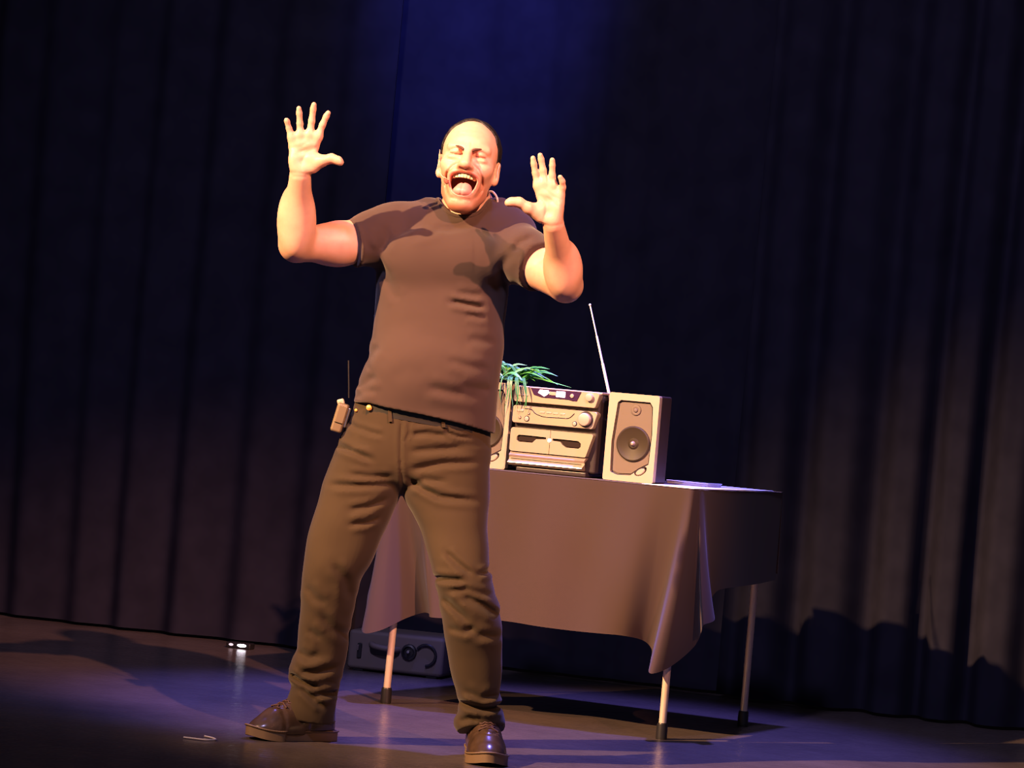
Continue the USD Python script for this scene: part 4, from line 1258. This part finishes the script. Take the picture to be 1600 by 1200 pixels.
# --- shoes: own frame with length along x (heel at 0), width y, height z; set on the floor
def shoe(heel, direction, length, half, name_parent=None, toe_up=0.0):
    a = math.atan2(direction[1], direction[0])
    ux, uy = np.array([math.cos(a), math.sin(a), 0]), np.array([-math.sin(a), math.cos(a), 0])
    W_ = lambda v: np.array([heel[0], heel[1], 0]) + np.asarray(v)[:, :1] * ux + np.asarray(v)[:, 1:2] * uy + np.asarray(v)[:, 2:] * [0, 0, 1]
    l = length
    f = Field()
    f.chain([(0.045, 0, 0.052), (0.12, 0, 0.058), (0.19, 0.0, 0.047), (l - 0.052, 0.0, 0.032)], [0.036, 0.042, 0.039, 0.028], 0.02)
    f.ball((l - 0.075, 0.0, 0.028), (0.075, half, 0.032), 0.03)
    f.ball((0.055, 0, 0.035), (0.058, half * 0.8, 0.045), 0.03)
    f.ball((0.14, 0, 0.035), (0.08, half * 0.82, 0.036), 0.03)
    f.chain([(0.066, 0, 0.075), (0.072, 0, 0.125)], [0.038, 0.034], 0.03)
    f.bone((0.095, 0, 0.105), (0.165, 0, 0.068), 0.026, 0.024, 0.03)
    f.add(lambda P: 0.0035 * np.exp(-((P[:, 0] - (l - 0.072) + 2.2 * P[:, 1] ** 2 / half) / 0.004) ** 2) * (P[:, 2] > 0.02), (0, -.1, 0), (l, .1, .2), op='d', pad=0)
    f.add(lambda P: 0.002 * np.exp(-((P[:, 0] - (l - 0.084)) / 0.007) ** 2) + 0.002 * np.exp(-((P[:, 0] - 0.10) / 0.005) ** 2), (0, -.1, 0.03), (l, .1, .2), op='d', pad=0)
    f.half((0, 0, 0.016), (0, 0, -1), (-.1, -.1, -.1), (l + .1, .1, .2))
    v, t = surface_nets(f, (-0.02, -0.08, -0.01), (l + 0.02, 0.08, 0.18), 0.004)
    v, t = relax(v, t, None, 1)
    s = man.part('shoe', (W_(v), t), 'shoe', smooth=True, world=True)
    prof = [(0.0, 0.55), (0.02, 0.74), (0.07, 0.80), (0.13, 0.78), (0.18, 0.92), (l - 0.075, 1.06), (l - 0.035, 0.86), (l - 0.012, 0.52), (l + 0.002, 0.18)]
    pp = np.array([(x_, w_ * half) for x_, w_ in prof] + [(x_, -w_ * half) for x_, w_ in prof[::-1]])
    outl = Polygon(curve(np.vstack([pp, pp[:1]]), 6)).buffer(0.004)
    so = trimesh.creation.extrude_polygon(outl.simplify(0.0006), 0.026)
    so.apply_translation((0, 0, 0.001))
    sv = np.array(so.vertices)
    sv[:, 2] += 0.010 * np.clip((sv[:, 0] - (l - 0.07)) / 0.07, 0, 1.2) ** 2
    man.part('sole', (W_(sv), so.faces), 'sole', parent=s, smooth=30, world=True)
    wl = np.array(outl.buffer(0.001).exterior.coords)
    wz = 0.028 + 0.010 * np.clip((wl[:, 0] - (l - 0.07)) / 0.07, 0, 1.2) ** 2
    we = tube(np.c_[wl, wz][::2], 0.0028, 6)
    man.part('welt', (W_(we.vertices), we.faces), 'sole', parent=s, smooth=True, world=True)
    for i, x_ in enumerate((0.140, 0.157, 0.174, 0.191)):
        pts = settle(np.array([(x_ + 0.006 * (j % 2), yy, 0.11) for j, yy in enumerate(np.linspace(-0.026, 0.026, 7))]), f, 0.0015, 14)
        la = tube(pts, 0.0028, 6)
        man.part('lace', (W_(la.vertices), la.faces), 'lace', parent=s, smooth=True, world=True)
    return s


shoe((-0.418, 0.095), (-0.195, -0.150), 0.272, 0.049)
shoe((-0.002, 0.035), (0.028, -0.265), 0.285, 0.051)

# --- headset microphone and belt transmitter
mic = Thing('headset_microphone', 'thin skin-coloured headset microphone at the corner of the mouth', 'microphone', to_world(hp(0, 0, 0)[None])[0])


def wpart(t, name, m, material, **kw):
    return t.part(name, (to_world(np.asarray(m.vertices)), m.faces), material, world=True, **kw)


bp = [hp(-0.0790, -0.014, -0.002), hp(-0.0785, -0.022, -0.012), hp(-0.0765, -0.034, -0.030), hp(-0.066, -0.066, -0.056), hp(-0.048, -0.093, -0.070)]
bm = wpart(mic, 'boom', tube(settle(curve(bp, 8), body, 0.0050, 12), 0.0012, 8), 'boom', smooth=True)
cap = trimesh.creation.icosphere(2, 1.0)
cap.vertices = np.array(cap.vertices) * [0.0062, 0.0062, 0.0095] 
cv = np.array(cap.vertices) @ np.array([[0.75, 0, 0.66], [0, 1, 0], [-0.66, 0, 0.75]]) @ HM.T + hp(-0.0450, -0.0965, -0.074)
wpart(mic, 'capsule', trimesh.Trimesh(cv, cap.faces), 'mic_foam', smooth=True)
wpart(mic, 'ear_hook', tube(settle(curve([hp(-0.0790, -0.014, -0.002), hp(-0.083, -0.010, 0.020), hp(-0.090, 0.010, 0.030), hp(-0.096, 0.030, 0.010), hp(-0.090, 0.034, -0.020)], 8), body, 0.0065, 12), 0.0012, 8), 'boom', smooth=True)
single('earpiece_cable', (lambda m: (to_world(np.asarray(m.vertices)), m.faces))(tube(curve([q(763, 299, 0.02), q(770, 300, 0.01), q(776, 308, 0.0), q(777, 317, 0.0), q(772, 326, 0.01), q(764, 332, 0.02)], 8), 0.0034, 10)), 'clear_tube',
       'clear coiled tube hanging behind the ear at the side of the neck', 'cable', smooth=True)

pk_c = q(532, 645, -0.035)
pack = Thing('belt_transmitter', 'small grey radio transmitter clipped to the waistband, with thin black aerial', 'transmitter', to_world(pk_c[None])[0])


def shaped(man_, ang, c):
    a = math.radians(ang)
    M = np.array([[math.cos(a), 0, math.sin(a)], [0, 1, 0], [-math.sin(a), 0, math.cos(a)]])
    v, f, _ = meshkit.arrays(man_)
    return trimesh.Trimesh(v @ M.T + c, f, process=False)


body_ = wpart(pack, 'case', shaped(rbox((-0.016, -0.03, -0.046), (0.016, 0.03, 0.036), 0.007), 17, q(532, 650, -0.035)), 'pack')
wpart(pack, 'front_cover', shaped(rbox((-0.0125, -0.034, -0.020), (0.0125, -0.028, 0.030), 0.003), 17, q(533, 650, -0.035)), 'pack', parent=body_)
wpart(pack, 'top_plug', shaped(rbox((-0.009, -0.012, 0.030), (0.011, 0.012, 0.048), 0.005), -14, q(537.5, 650, -0.04)), 'silver')
wpart(pack, 'clip', shaped(rbox((0.012, -0.02, -0.030), (0.020, 0.0, 0.026), 0.003), 17, q(534, 649, -0.04)), 'steel')
wpart(pack, 'aerial', tube([q(545, 622, -0.03), q(545, 600, -0.03), q(544.5, 563, -0.03)], 0.0022, 8), 'black_plastic', smooth=True)
